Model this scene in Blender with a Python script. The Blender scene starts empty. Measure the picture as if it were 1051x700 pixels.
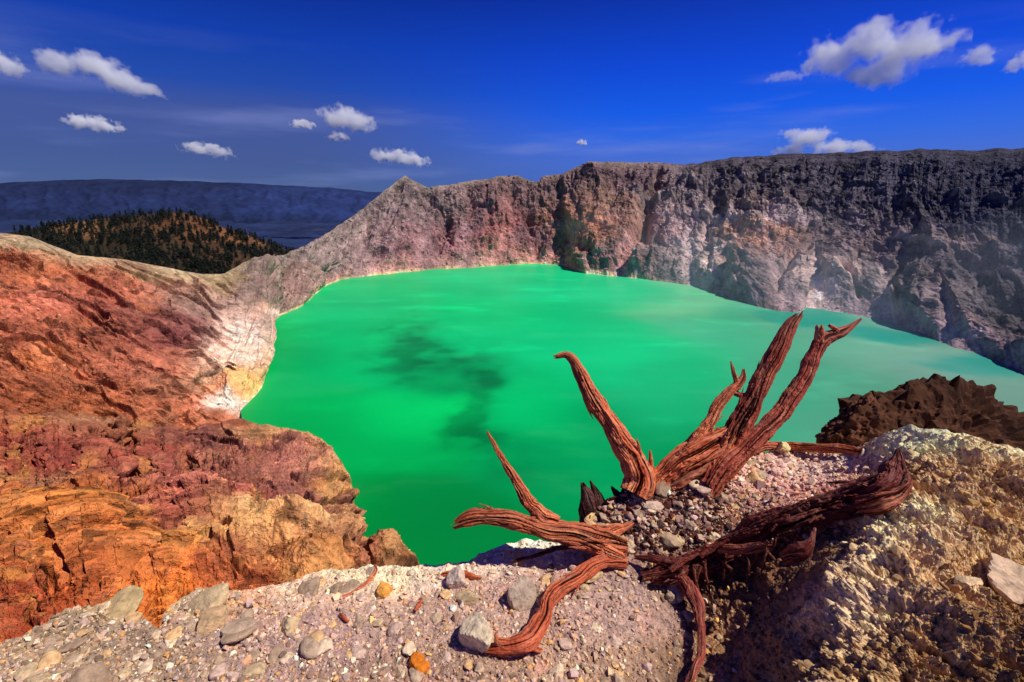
import bpy, math, random
import numpy as np
from mathutils import Vector, Matrix, Euler

random.seed(7)
RNG = np.random.default_rng(11)
sc = bpy.context.scene
COL = sc.collection
R = math.radians

# ------------------------------------------------------------------ camera maths
W0, H0 = 1051.0, 700.0
FPX = W0 * 16.0 / 36.0
PITCH = R(18.0)
CAM = np.array([0.0, 0.0, 100.0])          # lake level is z = 0
cp, sp = math.cos(PITCH), math.sin(PITCH)

def ray(u, v):
    u = np.asarray(u, float); v = np.asarray(v, float)
    a = u - W0/2; b = H0/2 - v
    return np.stack([a, FPX*cp + b*sp, -FPX*sp + b*cp], -1)

def at(u, v, D):
    """World point seen along (u, v) at forward depth D."""
    return CAM + ray(u, v) * (np.asarray(D, float)[..., None] / FPX)

def depth_z(u, v, z):
    """Forward depth at which the ray reaches world height z."""
    return (z - CAM[2]) / ray(u, v)[..., 2] * FPX

def project(P):
    d = P - CAM
    fwd = d[..., 1]*cp - d[..., 2]*sp
    up = d[..., 1]*sp + d[..., 2]*cp
    return W0/2 + FPX*d[..., 0]/fwd, H0/2 - FPX*up/fwd

# ------------------------------------------------------------------ noise
_perm = np.random.default_rng(3).permutation(256)
PERM = np.concatenate([_perm, _perm, _perm])
_g = np.random.default_rng(5).normal(size=(256, 3)); GRAD = _g/np.linalg.norm(_g, axis=1)[:, None]

PERM = PERM.astype(np.int32); GRAD = GRAD.astype(np.float32)
def noise(P):
    P = np.asarray(P, np.float32)
    fl = np.floor(P); f = P - fl
    i = fl.astype(np.int32) & 255
    w = f*f*f*(f*(f*6-15)+10)
    X, Y, Z = i[..., 0], i[..., 1], i[..., 2]
    fx, fy, fz = f[..., 0], f[..., 1], f[..., 2]
    wx, wy, wz = w[..., 0], w[..., 1], w[..., 2]
    def g(h, x, y, z):
        G_ = GRAD[h]
        return G_[..., 0]*x+G_[..., 1]*y+G_[..., 2]*z
    A0 = PERM[X]; A1 = PERM[X+1]
    res = []
    for dz in (0, 1):
        Zz = Z+dz; z = fz-dz
        B00 = g(PERM[PERM[A0+Y]+Zz], fx, fy, z); B10 = g(PERM[PERM[A1+Y]+Zz], fx-1, fy, z)
        B01 = g(PERM[PERM[A0+Y+1]+Zz], fx, fy-1, z); B11 = g(PERM[PERM[A1+Y+1]+Zz], fx-1, fy-1, z)
        a = B00+wx*(B10-B00); b = B01+wx*(B11-B01)
        res.append(a+wy*(b-a))
    return (res[0]+wz*(res[1]-res[0]))*1.6

def fbm(P, oct=5, lac=2.03, gain=.5):
    P = np.asarray(P, np.float32); a = 1.; s = 0; t = 0
    for k in range(oct):
        s = s + a*noise(P + 17.3*k); t += a; a *= gain; P = P*lac
    return s/t

def ridged(P, oct=5, lac=2.1, gain=.5):
    P = np.asarray(P, np.float32); a = 1.; s = 0; t = 0; w = 1.
    for k in range(oct):
        n = 1-np.abs(noise(P + 9.1*k)); n = n*n
        s = s + a*n*w; t += a; w = np.clip(n*1.4, 0, 1); a *= gain; P = P*lac
    return s/t

def sstep(a, b, x):
    t = np.clip((x-a)/(b-a), 0, 1); return t*t*(3-2*t)

def saw(x, k=.16):
    """sawtooth ledges: slow rise, sharp drop"""
    f = x-np.floor(x)
    return np.where(f < 1-k, f/(1-k), (1-f)/k)-.5

_hr = np.random.default_rng(21).random((256, 5)).astype(np.float32)
def facet(x, y, seed=0):
    """angular crags: upper envelope of randomly tilted planes, one per jittered cell"""
    x = np.asarray(x, np.float32); y = np.asarray(y, np.float32)
    ix = np.floor(x).astype(np.int32); iy = np.floor(y).astype(np.int32)
    best = np.full(x.shape, -9., np.float32)
    for dx in (-1, 0, 1):
        A = PERM[(ix+dx+seed) & 255]
        for dy in (-1, 0, 1):
            h = _hr[PERM[A+((iy+dy) & 255)]]
            px_ = x-(ix+dx+h[..., 0]); py_ = y-(iy+dy+h[..., 1])
            v_ = h[..., 2]*.5+(h[..., 3]-.5)*1.3*px_+(h[..., 4]-.5)*1.3*py_-.55*(px_*px_+py_*py_)-.35*np.sqrt(px_*px_+py_*py_)
            best = np.maximum(best, v_)
    return best
def crag(x, y, seed=0, oct=3, gain=.42, lac=2.7, warp=.35):
    s_ = 0; a = 1.
    w1_ = noise(xyz(x*1.3, y*1.3, 0*x+seed)); w2_ = noise(xyz(x*1.3, y*1.3, 0*x+seed+40))
    x = x+w1_*warp; y = y+w2_*warp
    for k_ in range(oct):
        s_ = s_+a*facet(x, y, seed+31*k_); a *= gain; x = x*lac+3.7; y = y*lac+1.3
    return s_

def relief(U, V, asp=1.9, sh=0., seed=0., cg=1.):
    """rock relief in photo pixels: terraces with flat crusted tops and dark risers, crags, grit.
    returns height, riser mask, crust mask"""
    X = xyz(U, V*asp-U*sh, 0*U+seed)
    y = X[..., 1]
    w1_ = fbm(X/xyz(70., 34., 30.), 3, gain=.42)
    w2_ = fbm(X/xyz(34., 20., 30.)+9, 3, gain=.45)
    ar = fbm(X/80.+7, 3)
    m1_ = sstep(-.28, .12, ar+.35*w2_); m2_ = sstep(-.2, .15, fbm(X/46.+17, 3))
    p1 = y/58.+w1_*2.4; p2 = y/23.+w1_*3.4+w2_*1.1; p3 = y/9.5+w2_*3.
    r_ = saw(p1, .10)*15.*m1_ + saw(p2, .12)*6.5*m2_ + saw(p3, .16)*2.2*sstep(-.1, .2, fbm(X/30.+27, 3))
    f1, f2_, f3 = p1-np.floor(p1), p2-np.floor(p2), p3-np.floor(p3)
    riser = np.maximum(np.maximum(sstep(.86, .93, f1)*m1_, sstep(.84, .92, f2_)*m2_*.85), sstep(.82, .9, f3)*.4*m2_)
    crust = np.maximum(sstep(.45, .8, f1)*(1-sstep(.84, .9, f1))*m1_, sstep(.5, .78, f2_)*(1-sstep(.82, .88, f2_))*m2_*.8)
    r_ = r_ + fbm(X/52.+3, 4)*9 + cg*(crag(X[..., 0]/50., y/30., int(seed))*6.5+crag(X[..., 0]/12., y/8., int(seed)+5, 2)*2.4*m2_)
    return r_ + fbm(X/7., 5, gain=.68)*1.9 + np.maximum(fbm(X/3.6+3, 3, gain=.7), .08)*2.2, riser, crust

def near_line(u, v, pts):
    """distance (photo px) to a polyline"""
    d = np.full(u.shape, 1e9)
    for (x0, y0), (x1, y1) in zip(pts[:-1], pts[1:]):
        dx, dy = x1-x0, y1-y0
        t = np.clip(((u-x0)*dx+(v-y0)*dy)/(dx*dx+dy*dy), 0, 1)
        d = np.minimum(d, np.hypot(u-x0-t*dx, v-y0-t*dy))
    return d

def lin(c):
    c = np.asarray(c, float)/255.
    return np.where(c <= .04045, c/12.92, ((c+.055)/1.055)**2.4)

def mix(a, b, t):
    t = np.asarray(t)[..., None]; return a*(1-t)+b*t

def xyz(*a):
    return np.stack(np.broadcast_arrays(*a), -1)

def pch(xs, ys):
    """smooth-ish interpolator through control points"""
    xs = np.array(xs, float); ys = np.array(ys, float)
    def f(x):
        return np.interp(x, xs, ys)
    return f

def zones(u, v, zs):
    """blend of colours placed at (u,v) centres: (u, v, ru, rv, (r,g,b), weight)"""
    tot = np.full(u.shape, 1e-9); c = np.zeros(u.shape+(3,))
    for z in zs:
        w = (z[5] if len(z) > 5 else 1.)*np.exp(-(((u-z[0])/z[2])**2+((v-z[1])/z[3])**2)*1.0)
        w = w + 1e-7/(1+((u-z[0])/100)**2+((v-z[1])/60)**2)
        tot += w; c += w[..., None]*lin(z[4])
    return c/tot[..., None]

# ------------------------------------------------------------------ object helpers
def tag(o, label=None, cat=None, group=None, kind=None):
    if label: o['label'] = label
    if cat: o['category'] = cat
    if group: o['group'] = group
    if kind: o['kind'] = kind
    return o

def link(o, parent=None):
    COL.objects.link(o)
    if parent is not None:
        o.parent = parent
    return o

def empty(name, loc):
    o = bpy.data.objects.new(name, None); o.empty_display_size = .1
    o.location = [float(x) for x in loc]
    return link(o)

def mesh_obj(name, V, F, mat, col=None, parent=None, smooth=False, origin=None):
    """V (n,3) world coordinates; F (m,k) ints; one material; a POINT colour layer called 'tint'."""
    V = np.asarray(V, np.float64)
    if parent is not None:
        base = np.array(parent.location)
        o0 = np.zeros(3); V = V - base
    elif origin is not None:
        o0 = np.asarray(origin, float); V = V - o0
    else:
        o0 = np.zeros(3)
    me = bpy.data.meshes.new(name)
    F = np.asarray(F, np.int32); n, k = F.shape
    me.vertices.add(len(V)); me.vertices.foreach_set('co', V.astype(np.float32).ravel())
    me.loops.add(n*k); me.loops.foreach_set('vertex_index', F.ravel())
    me.polygons.add(n)
    me.polygons.foreach_set('loop_start', np.arange(0, n*k, k, dtype=np.int32))
    me.polygons.foreach_set('use_smooth', np.full(n, bool(smooth)))
    me.update(calc_edges=True); me.validate()
    if col is not None:
        a = me.color_attributes.new('tint', 'FLOAT_COLOR', 'POINT')
        c = np.ones((len(V), 4), np.float32); c[:, :3] = np.clip(col, 0, 1)
        a.data.foreach_set('color', c.ravel())
    me.materials.append(mat)
    o = bpy.data.objects.new(name, me)
    if parent is None: o.location = o0
    return link(o, parent)

def grid_faces(n, m, wrap=False):
    """n rows x m columns"""
    i = np.arange(n-1)[:, None]; j = np.arange(m if wrap else m-1)[None, :]
    j2 = (j+1) % m
    a = i*m+j; b = i*m+j2; c = (i+1)*m+j2; d = (i+1)*m+j
    return np.stack([a, b, c, d], -1).reshape(-1, 4)

def grid_normals(P):
    du = np.gradient(P, axis=1); dv = np.gradient(P, axis=0)
    n = np.cross(du, dv); n /= np.linalg.norm(n, axis=-1)[..., None]+1e-12
    toc = CAM - P
    s = np.sign((n*toc).sum(-1)); s[s == 0] = 1
    return n*s[..., None]

# ------------------------------------------------------------------ materials
def mat_tint(name, rough=.92, bump=((3., .5, .02),), var=((8., .35),), spec=.15, coords='Object', vscale=(1, 1, 1)):
    """tint layer x procedural variation, several layers of noise bump"""
    m = bpy.data.materials.new(name); m.use_nodes = True
    nt = m.node_tree; N = nt.nodes; L = nt.links
    b = N['Principled BSDF']
    b.inputs['Roughness'].default_value = rough
    b.inputs['Specular IOR Level'].default_value = spec
    at_ = N.new('ShaderNodeAttribute'); at_.attribute_name = 'tint'
    tc = N.new('ShaderNodeTexCoord')
    mp = N.new('ShaderNodeMapping'); mp.inputs['Scale'].default_value = vscale
    L.new(tc.outputs[coords], mp.inputs['Vector'])
    col = at_.outputs['Color']
    for s, a in var:
        n = N.new('ShaderNodeTexNoise'); n.inputs['Scale'].default_value = s
        n.inputs['Detail'].default_value = 6; n.inputs['Roughness'].default_value = .65
        L.new(mp.outputs[0], n.inputs['Vector'])
        r = N.new('ShaderNodeMapRange'); r.inputs['From Min'].default_value = .3; r.inputs['From Max'].default_value = .7
        r.inputs['To Min'].default_value = 1-a; r.inputs['To Max'].default_value = 1+a
        L.new(n.outputs['Fac'], r.inputs['Value'])
        mu = N.new('ShaderNodeVectorMath'); mu.operation = 'SCALE'
        L.new(col, mu.inputs[0]); L.new(r.outputs[0], mu.inputs['Scale'])
        col = mu.outputs[0]
    L.new(col, b.inputs['Base Color'])
    prev = None
    for s, st, d in bump:
        n = N.new('ShaderNodeTexNoise'); n.inputs['Scale'].default_value = s
        n.inputs['Detail'].default_value = 5; n.inputs['Roughness'].default_value = .6
        L.new(mp.outputs[0], n.inputs['Vector'])
        bp = N.new('ShaderNodeBump'); bp.inputs['Strength'].default_value = st; bp.inputs['Distance'].default_value = d
        L.new(n.outputs['Fac'], bp.inputs['Height'])
        if prev: L.new(prev.outputs[0], bp.inputs['Normal'])
        prev = bp
    if prev: L.new(prev.outputs[0], b.inputs['Normal'])
    return m

M_WALL = mat_tint('crater_rock', bump=((.12, .8, 6.), (.5, .7, 1.5)), var=((.05, .2), (.35, .35)))
M_SLOPE = mat_tint('red_earth', bump=((.3, .8, 2.), (1.2, .7, .6)), var=((.15, .2), (1.2, .3)))
M_GROUND = mat_tint('gravel_soil', bump=((30., .8, .02), (110., .7, .006)), var=((25., .25), (120., .35)))
M_STONE = mat_tint('stone', bump=((25., .5, .01), (90., .6, .004)), var=((30., .18), (140., .2)))
M_PEB = mat_tint('pebbles', bump=((120., .4, .003),), var=((150., .25),))
M_WOOD = mat_tint('dead_wood', rough=.6, bump=((160., .5, .003),), var=((60., .25), (200., .2)), spec=.4)
M_HILL = mat_tint('hill_earth', bump=((.05, .7, 6.),), var=((.03, .3), (.2, .3)))
M_FAR = mat_tint('far_land', bump=((.003, .25, 40.),), var=((.002, .25), (.01, .25)))
M_TREE = mat_tint('pine_foliage', bump=(), var=((.4, .35),))

# ================================================================== CRATER SLOPES (one sheet)
ridge = pch([-500, -300, -100, 0, 30, 60, 80, 130, 180, 205, 230, 250, 262, 272, 282, 290, 300, 330, 360, 380, 390, 398, 405, 411, 416, 421, 430, 440,
             460, 480, 500, 520, 532, 545, 551, 557, 575, 595, 605, 640, 680, 700, 720, 750, 790, 850, 900, 950, 1051, 1300, 1700],
            [215, 222, 232, 240, 243, 254, 262, 266, 276, 281, 281, 270, 264, 262, 262, 262, 258, 243, 224, 207, 199, 193, 187, 183, 178.5, 183, 188.5, 193,
             190, 186, 183, 181, 180, 186, 187, 181, 178, 170, 166, 166, 167.5, 169, 166.5, 162, 159, 157, 155, 153, 153, 160, 175])
shore = pch([-500, 0, 150, 225, 240, 247, 256, 264, 269, 271.5, 273.5, 276, 279, 287, 299, 311, 323, 335, 350, 380, 420, 450, 480, 500, 550, 580, 601,
             640, 680, 712, 742, 765, 785, 800, 813, 822, 828, 840, 858, 884, 918, 945, 965, 1000, 1042, 1051, 1300, 1700],
            [500, 480, 465, 440, 428, 421, 412, 404, 397, 390, 353, 341, 333, 324, 319, 314, 302, 293, 287, 283, 279, 276, 275, 273, 270.5, 273, 281,
             284, 289, 293.5, 304, 311, 317, 319, 320.5, 321, 315, 317, 320, 324, 332, 341, 351, 362, 378, 384, 520, 900])
d_ridge = pch([-500, 0, 130, 225, 255, 275, 300, 360, 416, 500, 600, 700, 800, 900, 1051, 1300, 1700],
              [300, 262, 300, 345, 400, 430, 500, 620, 690, 730, 740, 720, 650, 570, 470, 380, 330])

def col_sheet(n, cols, top, bot, dtop, dbot, gamma, r0=-.002, r1=1.0):
    U = np.repeat(cols[None, :], n, 0)
    T = np.repeat(np.linspace(0, 1, n)[:, None], len(cols), 1)
    vt = top(cols)[None, :]; vb = bot(cols)[None, :]
    V = vt + (vb-vt)*T
    inv = (1/dtop)[None, :]*(1-T**gamma) + (1/dbot)[None, :]*T**gamma
    return U, V, T, at(U, V, 1/inv)

cols = np.concatenate([np.linspace(-420, -20, 160)[:-1], np.linspace(-20, 1070, 1500), np.linspace(1070, 1600, 200)[1:]])
n = 420
dsh = depth_z(cols, shore(cols), 0.)
# left of the lake inlet the sheet's foot runs on beneath the near headland
dsh = np.where(cols < 247, np.interp(cols, [-420, 0, 150, 247], [120, 150, 175, depth_z(247., shore(247.), 0.)]), dsh)
U, V, T, P = col_sheet(n, cols, ridge, shore, d_ridge(cols), dsh, 1.0)
Nn = grid_normals(P)
s_arc = np.concatenate([[0], np.cumsum(np.linalg.norm(np.diff(P[n//2], axis=0), axis=1))])[None, :].repeat(n, 0)
leftm = 1-sstep(205, 262, U+fbm(P/30.+3,3)*30)                    # red slope on the left
bell = np.clip(np.minimum(T*9, (1-T)*7), 0, 1)
# erosion gullies that run down the wall, buttresses, and rock roughness
q = fbm(xyz(s_arc/120, T*2.0, 0*T+3.3), 4)
gul = ridged(xyz(s_arc/75+q*.9, T*1.1+q*.5, 0*T), 4)
gul2 = ridged(xyz(s_arc/26+q*1.5, T*2.2, 0*T+7), 3)
ro = fbm(P/38., 6, gain=.58)
ro2 = ridged(P/17., 5, gain=.6)
rib = ridged(xyz(s_arc/11+q*1.2, T*1.4, 0*T+21), 4, gain=.6)
rw = 1-.45*sstep(560, 760, U)
hgt = T*np.linalg.norm(P[:1]-P[-1:], axis=-1)
disp = (gul-.45)*17 + (gul2-.4)*4 + (rib-.4)*3.2*sstep(.75, .3, T) + ro*4.5 + (ro2-.4)*1.5 + crag(s_arc/62+hgt/190, hgt/95-s_arc/300, 3)*(17-8*sstep(560, 820, U)) + crag(s_arc/14, hgt/24, 9, 2)*(3.2-1.2*sstep(560, 820, U))
ledge = np.abs(((P[..., 2]+ro*16)/17.) % 1-.5)*2
disp += saw((P[..., 2]+ro*22)/15.)*5.0*sstep(600, 760, U)*sstep(.95, .45, T) + saw((P[..., 2]*.7+s_arc*.35+ro*25)/19.)*3.5*sstep(330, 420, U) + fbm(P/5., 4, gain=.7)*.9
# smoother red slope with long shallow rills
rl = ridged(xyz((V-.42*U)/15.+fbm(P/60., 3)*1.2, (U+.4*V)/110., 0*U), 5, gain=.6)
lx = (V-.36*U)/9.+fbm(P/26., 5, gain=.6)*2.2
dl = fbm(P/55., 4)*8 + (rl-.45)*4.2 + fbm(P/8., 6, gain=.68)*2.6 + (ridged(P/22., 5, gain=.6)-.45)*5.0*sstep(.25, .8, T) + saw(lx)*2.0*(.35+sstep(-.1, .3, fbm(P/40.+8, 3)))*(1-.7*sstep(225, 250, U))
MPP = np.linalg.norm(P-CAM, axis=-1)/FPX*.8
rlf, ris_l, cru_l = relief(U, V, 1.7, .72, 3., .6)
dl = dl*.4 + rlf*MPP*.62
disp = disp*(.4+.6*sstep(290, 420, U))*(1-.25*sstep(600, 900, U))
disp = disp*(1-leftm) + dl*leftm
shelf = np.exp(-((U-640)/30)**2-((V-262)/22)**2)*13 + np.exp(-((U-765)/24)**2-((V-285)/28)**2)*10 \
      + np.exp(-((U-860)/28)**2-((V-280)/28)**2)*14 + np.exp(-((U-950)/40)**2-((V-300)/35)**2)*12 \
      + np.exp(-((U-500)/18)**2-((V-225)/30)**2)*14 - np.exp(-((U-662)/6)**2-((V-235)/26)**2)*20 \
      - np.exp(-((U-1000)/30)**2-((V-268)/9)**2)*16 - np.exp(-((U-216)/10)**2-((V-384)/6)**2)*9 + np.exp(-((U-274)/17)**2-((V-272)/9)**2)*9 - np.exp(-((U-292)/5)**2-((V-276)/12)**2)*10 + np.exp(-((U-232)/18)**2-((V-396)/12)**2)*6
for ln_, wd_, dp_ in [([(675, 177), (669, 212), (659, 232), (651.5, 246.5), (637, 279)], 5, 17), ([(706, 194), (681, 232), (668, 248)], 3.2, 7), ([(592, 235), (587, 249), (581, 270)], 4, 5),
                      ([(770, 255), (748, 264), (741, 292)], 3.5, 12), ([(824, 250), (815, 262), (799, 284), (796, 300)], 3.5, 12), ([(790, 165), (775, 185), (752, 202)], 4, 7),
                      ([(738, 205), (727, 222), (724, 240)], 3, 7), ([(884, 262), (868, 280), (880, 305)], 3, 8), ([(930, 270), (915, 292), (925, 312)], 3.5, 9), ([(415, 186), (398, 205), (380, 228), (372, 250)], 4, 8),
                      ([(424, 186), (440, 204), (456, 222), (462, 250)], 3.5, 9), ([(545, 190), (538, 212), (546, 240)], 4, 9), ([(480, 190), (486, 210), (500, 226)], 3.5, 8), ([(300, 262), (318, 268), (330, 280)], 3, 6)]:
    shelf = shelf - np.exp(-(near_line(U+fbm(P/25.+9, 3)*9, V, ln_)/wd_)**2)*dp_
def fan(u0, v0, v1, w_, lean=0.):
    tt = np.clip((V-v0)/(v1-v0), 0, 1)
    return np.clip(1.25-np.abs(U+fbm(P/12.+2, 3)*7-u0-lean*(V-v0))/np.maximum(w_*tt, .8), 0, 1)*sstep(0, .1, tt)*(V < v1+8)
FANS = [(702, 222, 294, 15, .15, (160, 148, 140)), (648, 246, 284, 9, -.35, (190, 152, 142)), (748, 238, 304, 15, -.1, (140, 122, 110)), (838, 250, 314, 19, 0, (172, 160, 148)),
        (520, 222, 272, 18, -.1, (176, 132, 120)), (474, 212, 275, 18, .1, (142, 120, 114)), (592, 226, 270, 13, -.2, (186, 142, 108)), (905, 268, 330, 17, .1, (128, 118, 114)),
        (786, 232, 316, 14, .2, (128, 114, 106)), (432, 200, 276, 16, .1, (148, 124, 118)), (375, 215, 284, 16, -.1, (158, 134, 126)), (965, 280, 350, 16, .2, (112, 104, 104))]
LEDGES = [[(870, 212), (940, 233), (1000, 260), (1060, 294)], [(890, 238), (950, 252), (1010, 280), (1060, 312)], [(760, 208), (840, 214), (900, 226)], [(700, 190), (790, 186), (900, 192), (1051, 206)], [(640, 200), (700, 205), (760, 222)]]
for fn in FANS: shelf = shelf*(1-.6*fan(*fn[:5])); disp = disp*(1-.65*fan(*fn[:5])[...])
for lg_ in LEDGES:
    dd_ = near_line(U, V+fbm(P/20.+5, 4)*9, lg_); shelf = shelf+np.exp(-(dd_/3.)**2)*5.5*sstep(-.2, .15, fbm(P/30.+9, 3))
P2 = P + Nn*((disp*bell+shelf*np.clip(bell*1.5, 0, 1))[..., None])
# skyline: small crags
P2[..., 2] += (fbm(xyz(s_arc/14, T*0, 0*T), 4)*2.4 + fbm(xyz(s_arc/50, T*0+4, 0*T), 3)*4)*np.exp(-T*22)*(1-leftm*.6)
# foot: keep a little beach above the water
foot = sstep(.9, 1., T)
P2[..., 2] = np.maximum(P2[..., 2], np.where(U > 246, (1-T)*22+.15, P2[..., 2]))
P2 += (ray(U, V)/np.linalg.norm(ray(U, V), axis=-1)[..., None])*((fbm(xyz(s_arc/22, T*0+9, 0*T), 4)*6*foot)*sstep(268, 300, U))[..., None]

# ---- colour
wu = U + fbm(P/42., 4)*46; wv = V + fbm(P/42.+31, 4)*20
ZW = [
    (330, 262, 45, 22, (150, 130, 122)), (400, 215, 40, 25, (140, 120, 116)), (370, 250, 40, 25, (152, 128, 122)),
    (270, 285, 40, 18, (138, 118, 104)), (300, 290, 25, 12, (170, 130, 120)), (440, 250, 35, 22, (146, 112, 108)),
    (470, 210, 35, 18, (132, 108, 104)), (515, 250, 26, 22, (172, 120, 108)), (520, 215, 28, 14, (156, 104, 98)),
    (560, 205, 40, 18, (122, 96, 94)), (590, 240, 26, 26, (178, 128, 92)), (555, 250, 26, 20, (120, 100, 104)),
    (565, 262, 26, 10, (180, 132, 104)),
    (630, 185, 40, 14, (104, 82, 84)), (640, 225, 30, 25, (142, 112, 92)), (625, 268, 24, 16, (98, 92, 88)),
    (680, 270, 24, 16, (106, 98, 94)), (690, 215, 34, 24, (138, 120, 116)), (720, 240, 30, 22, (150, 138, 128)),
    (760, 195, 60, 18, (88, 78, 82)), (775, 240, 36, 22, (152, 118, 92)), (765, 285, 36, 16, (96, 88, 84)),
    (840, 260, 30, 26, (104, 92, 86)), (838, 285, 16, 18, (168, 154, 136)), (800, 300, 30, 14, (98, 88, 86)),
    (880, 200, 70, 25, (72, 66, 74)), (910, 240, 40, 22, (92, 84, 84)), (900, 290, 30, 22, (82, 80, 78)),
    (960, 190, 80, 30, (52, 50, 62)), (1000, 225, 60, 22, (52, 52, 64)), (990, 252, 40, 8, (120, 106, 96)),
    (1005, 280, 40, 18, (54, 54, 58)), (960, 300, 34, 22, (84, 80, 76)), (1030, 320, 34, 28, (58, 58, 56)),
    (985, 345, 40, 12, (110, 98, 96)), (1040, 200, 60, 40, (48, 48, 64)), (1200, 250, 150, 80, (50, 50, 60)), (770, 224, 60, 7, (172, 158, 156), 1.2), (720, 265, 16, 22, (168, 156, 140)), (648, 262, 8, 16, (186, 148, 136)),  # wide pale band zone paints thin smoky haze into the rock colour
]
ZL = [
    (20, 252, 60, 8, (158, 132, 92)), (100, 266, 40, 6, (176, 140, 96)), (170, 280, 40, 6, (168, 142, 98)), (225, 292, 30, 10, (158, 128, 84)),
    (60, 285, 70, 14, (176, 92, 48)), (15, 275, 30, 12, (170, 86, 46)), (30, 305, 50, 12, (206, 110, 78)), (100, 300, 40, 16, (150, 72, 56)),
    (130, 300, 30, 12, (186, 96, 56)), (175, 300, 30, 12, (172, 118, 96)), (150, 335, 60, 18, (122, 58, 52), 1.6), (200, 345, 34, 16, (112, 52, 56), 1.6),
    (90, 345, 60, 20, (176, 88, 52)), (60, 375, 60, 18, (172, 90, 50)), (150, 375, 60, 16, (182, 98, 68)), (20, 400, 40, 18, (140, 66, 30)),
    (60, 415, 60, 16, (150, 76, 32)), (130, 410, 50, 14, (172, 88, 50)), (180, 395, 30, 14, (170, 104, 74)), (205, 310, 25, 12, (166, 128, 112)),
    (245, 340, 22, 18, (216, 172, 146), 2.4), (235, 365, 26, 12, (222, 164, 128), 2.4), (215, 380, 16, 8, (170, 118, 82)), (250, 385, 18, 12, (222, 164, 92), 2.4),
    (245, 398, 16, 9, (232, 172, 74), 2.4), (228, 405, 14, 8, (214, 130, 80), 2.4), (230, 415, 16, 5, (236, 200, 176), 2.4), (190, 418, 30, 10, (186, 100, 60)),
    (260, 310, 20, 14, (150, 110, 98)), (268, 330, 12, 14, (150, 112, 94)), (-150, 330, 150, 80, (160, 80, 50)),
]
leftc = 1-sstep(236, 262, U-sstep(300, 335, V)*40+fbm(P/14.+3, 4)*22)
c = mix(zones(wu, wv, ZW), zones(wu*.35+U*.65, wv*.5+V*.5, ZL), leftc)
# shore band: pale sulphur / pink rim along the far shore, grey scree on the right
band = sstep(.80, .93, T + fbm(P/16., 3)*.14)*sstep(285, 330, U)*(1-sstep(590, 640, U))
c = mix(c, lin((216, 166, 146)), band*.6)
band2 = sstep(.965, .985, T)*sstep(246, 256, U)*(1-sstep(600, 700, U))
c = mix(c, lin((236, 206, 150)), band2*.85)
band3 = sstep(.86, .93, T + fbm(P/14., 3)*.08)*sstep(690, 760, U)
c = mix(c, lin((120, 108, 108)), band3*.7)
for fn in FANS: c = mix(c, lin(fn[5])*(1+.5*fbm(P/7., 4))[..., None], .7*fan(*fn[:5]))
for lg_ in LEDGES:
    dd_ = np.exp(-(near_line(U, V-1.5+fbm(P/20.+5, 4)*9, lg_)/1.8)**2)*sstep(-.2, .15, fbm(P/30.+9, 3)); c = mix(c, lin((142, 130, 124)), dd_*.6)
# rock mottling, dark joints, pale scars, layered top-right wall
m1 = fbm(P/11., 5, gain=.65); m2 = fbm(xyz(s_arc/14, T*2.4+q, 0*T+2), 4)
c = c*(1+.55*m1+.45*m2*(1-leftm))[..., None]
cgx = facet(s_arc/17, hgt/15, 77); c = c*(1+.5*(cgx-.15)*(1-leftm))[..., None]
c = c*(1-.30*(sstep(.6, .88, ridged(P/24.+5, 4)))*(1-leftm*.55))[..., None]
scar = sstep(.22, .5, fbm(xyz(s_arc/18+q, T*1.6, 0*T+12), 4))*(1-leftm)*(1-.75*sstep(820, 960, U))*sstep(.08, .25, T)
c = mix(c, c*1.5+lin((66, 56, 48)), scar*.55)
lay = np.sin((P2[..., 2]+fbm(P/40.,3)*9)*1.15)*.5+.5
lw = P2[..., 2]+fbm(P/xyz(60., 60., 20.), 4)*9+s_arc*.012
lay2 = np.sin(lw*.62)*.5+.5; lay3 = sstep(.25, .5, fbm(xyz(s_arc/130, 0*U, lw/4.5), 4, gain=.7))
lk = sstep(600, 760, U)*sstep(.75, .35, T)
c = c*(1-(.30*lay+.22*lay2)*lk)[..., None]; c = mix(c, c*1.35+lin((58, 56, 62)), lay3*lk*.55)
vr_ = fbm(xyz(s_arc/3.2, hgt/26, 0*U+4), 4, gain=.65); c = c*(1+.5*vr_*(1-leftm))[..., None]
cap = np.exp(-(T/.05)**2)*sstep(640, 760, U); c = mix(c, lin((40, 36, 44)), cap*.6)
gcap = np.exp(-(T/.05)**2)*(1-sstep(640, 700, U)); c = mix(c, lin((150, 136, 108)), gcap*.35)
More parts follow.
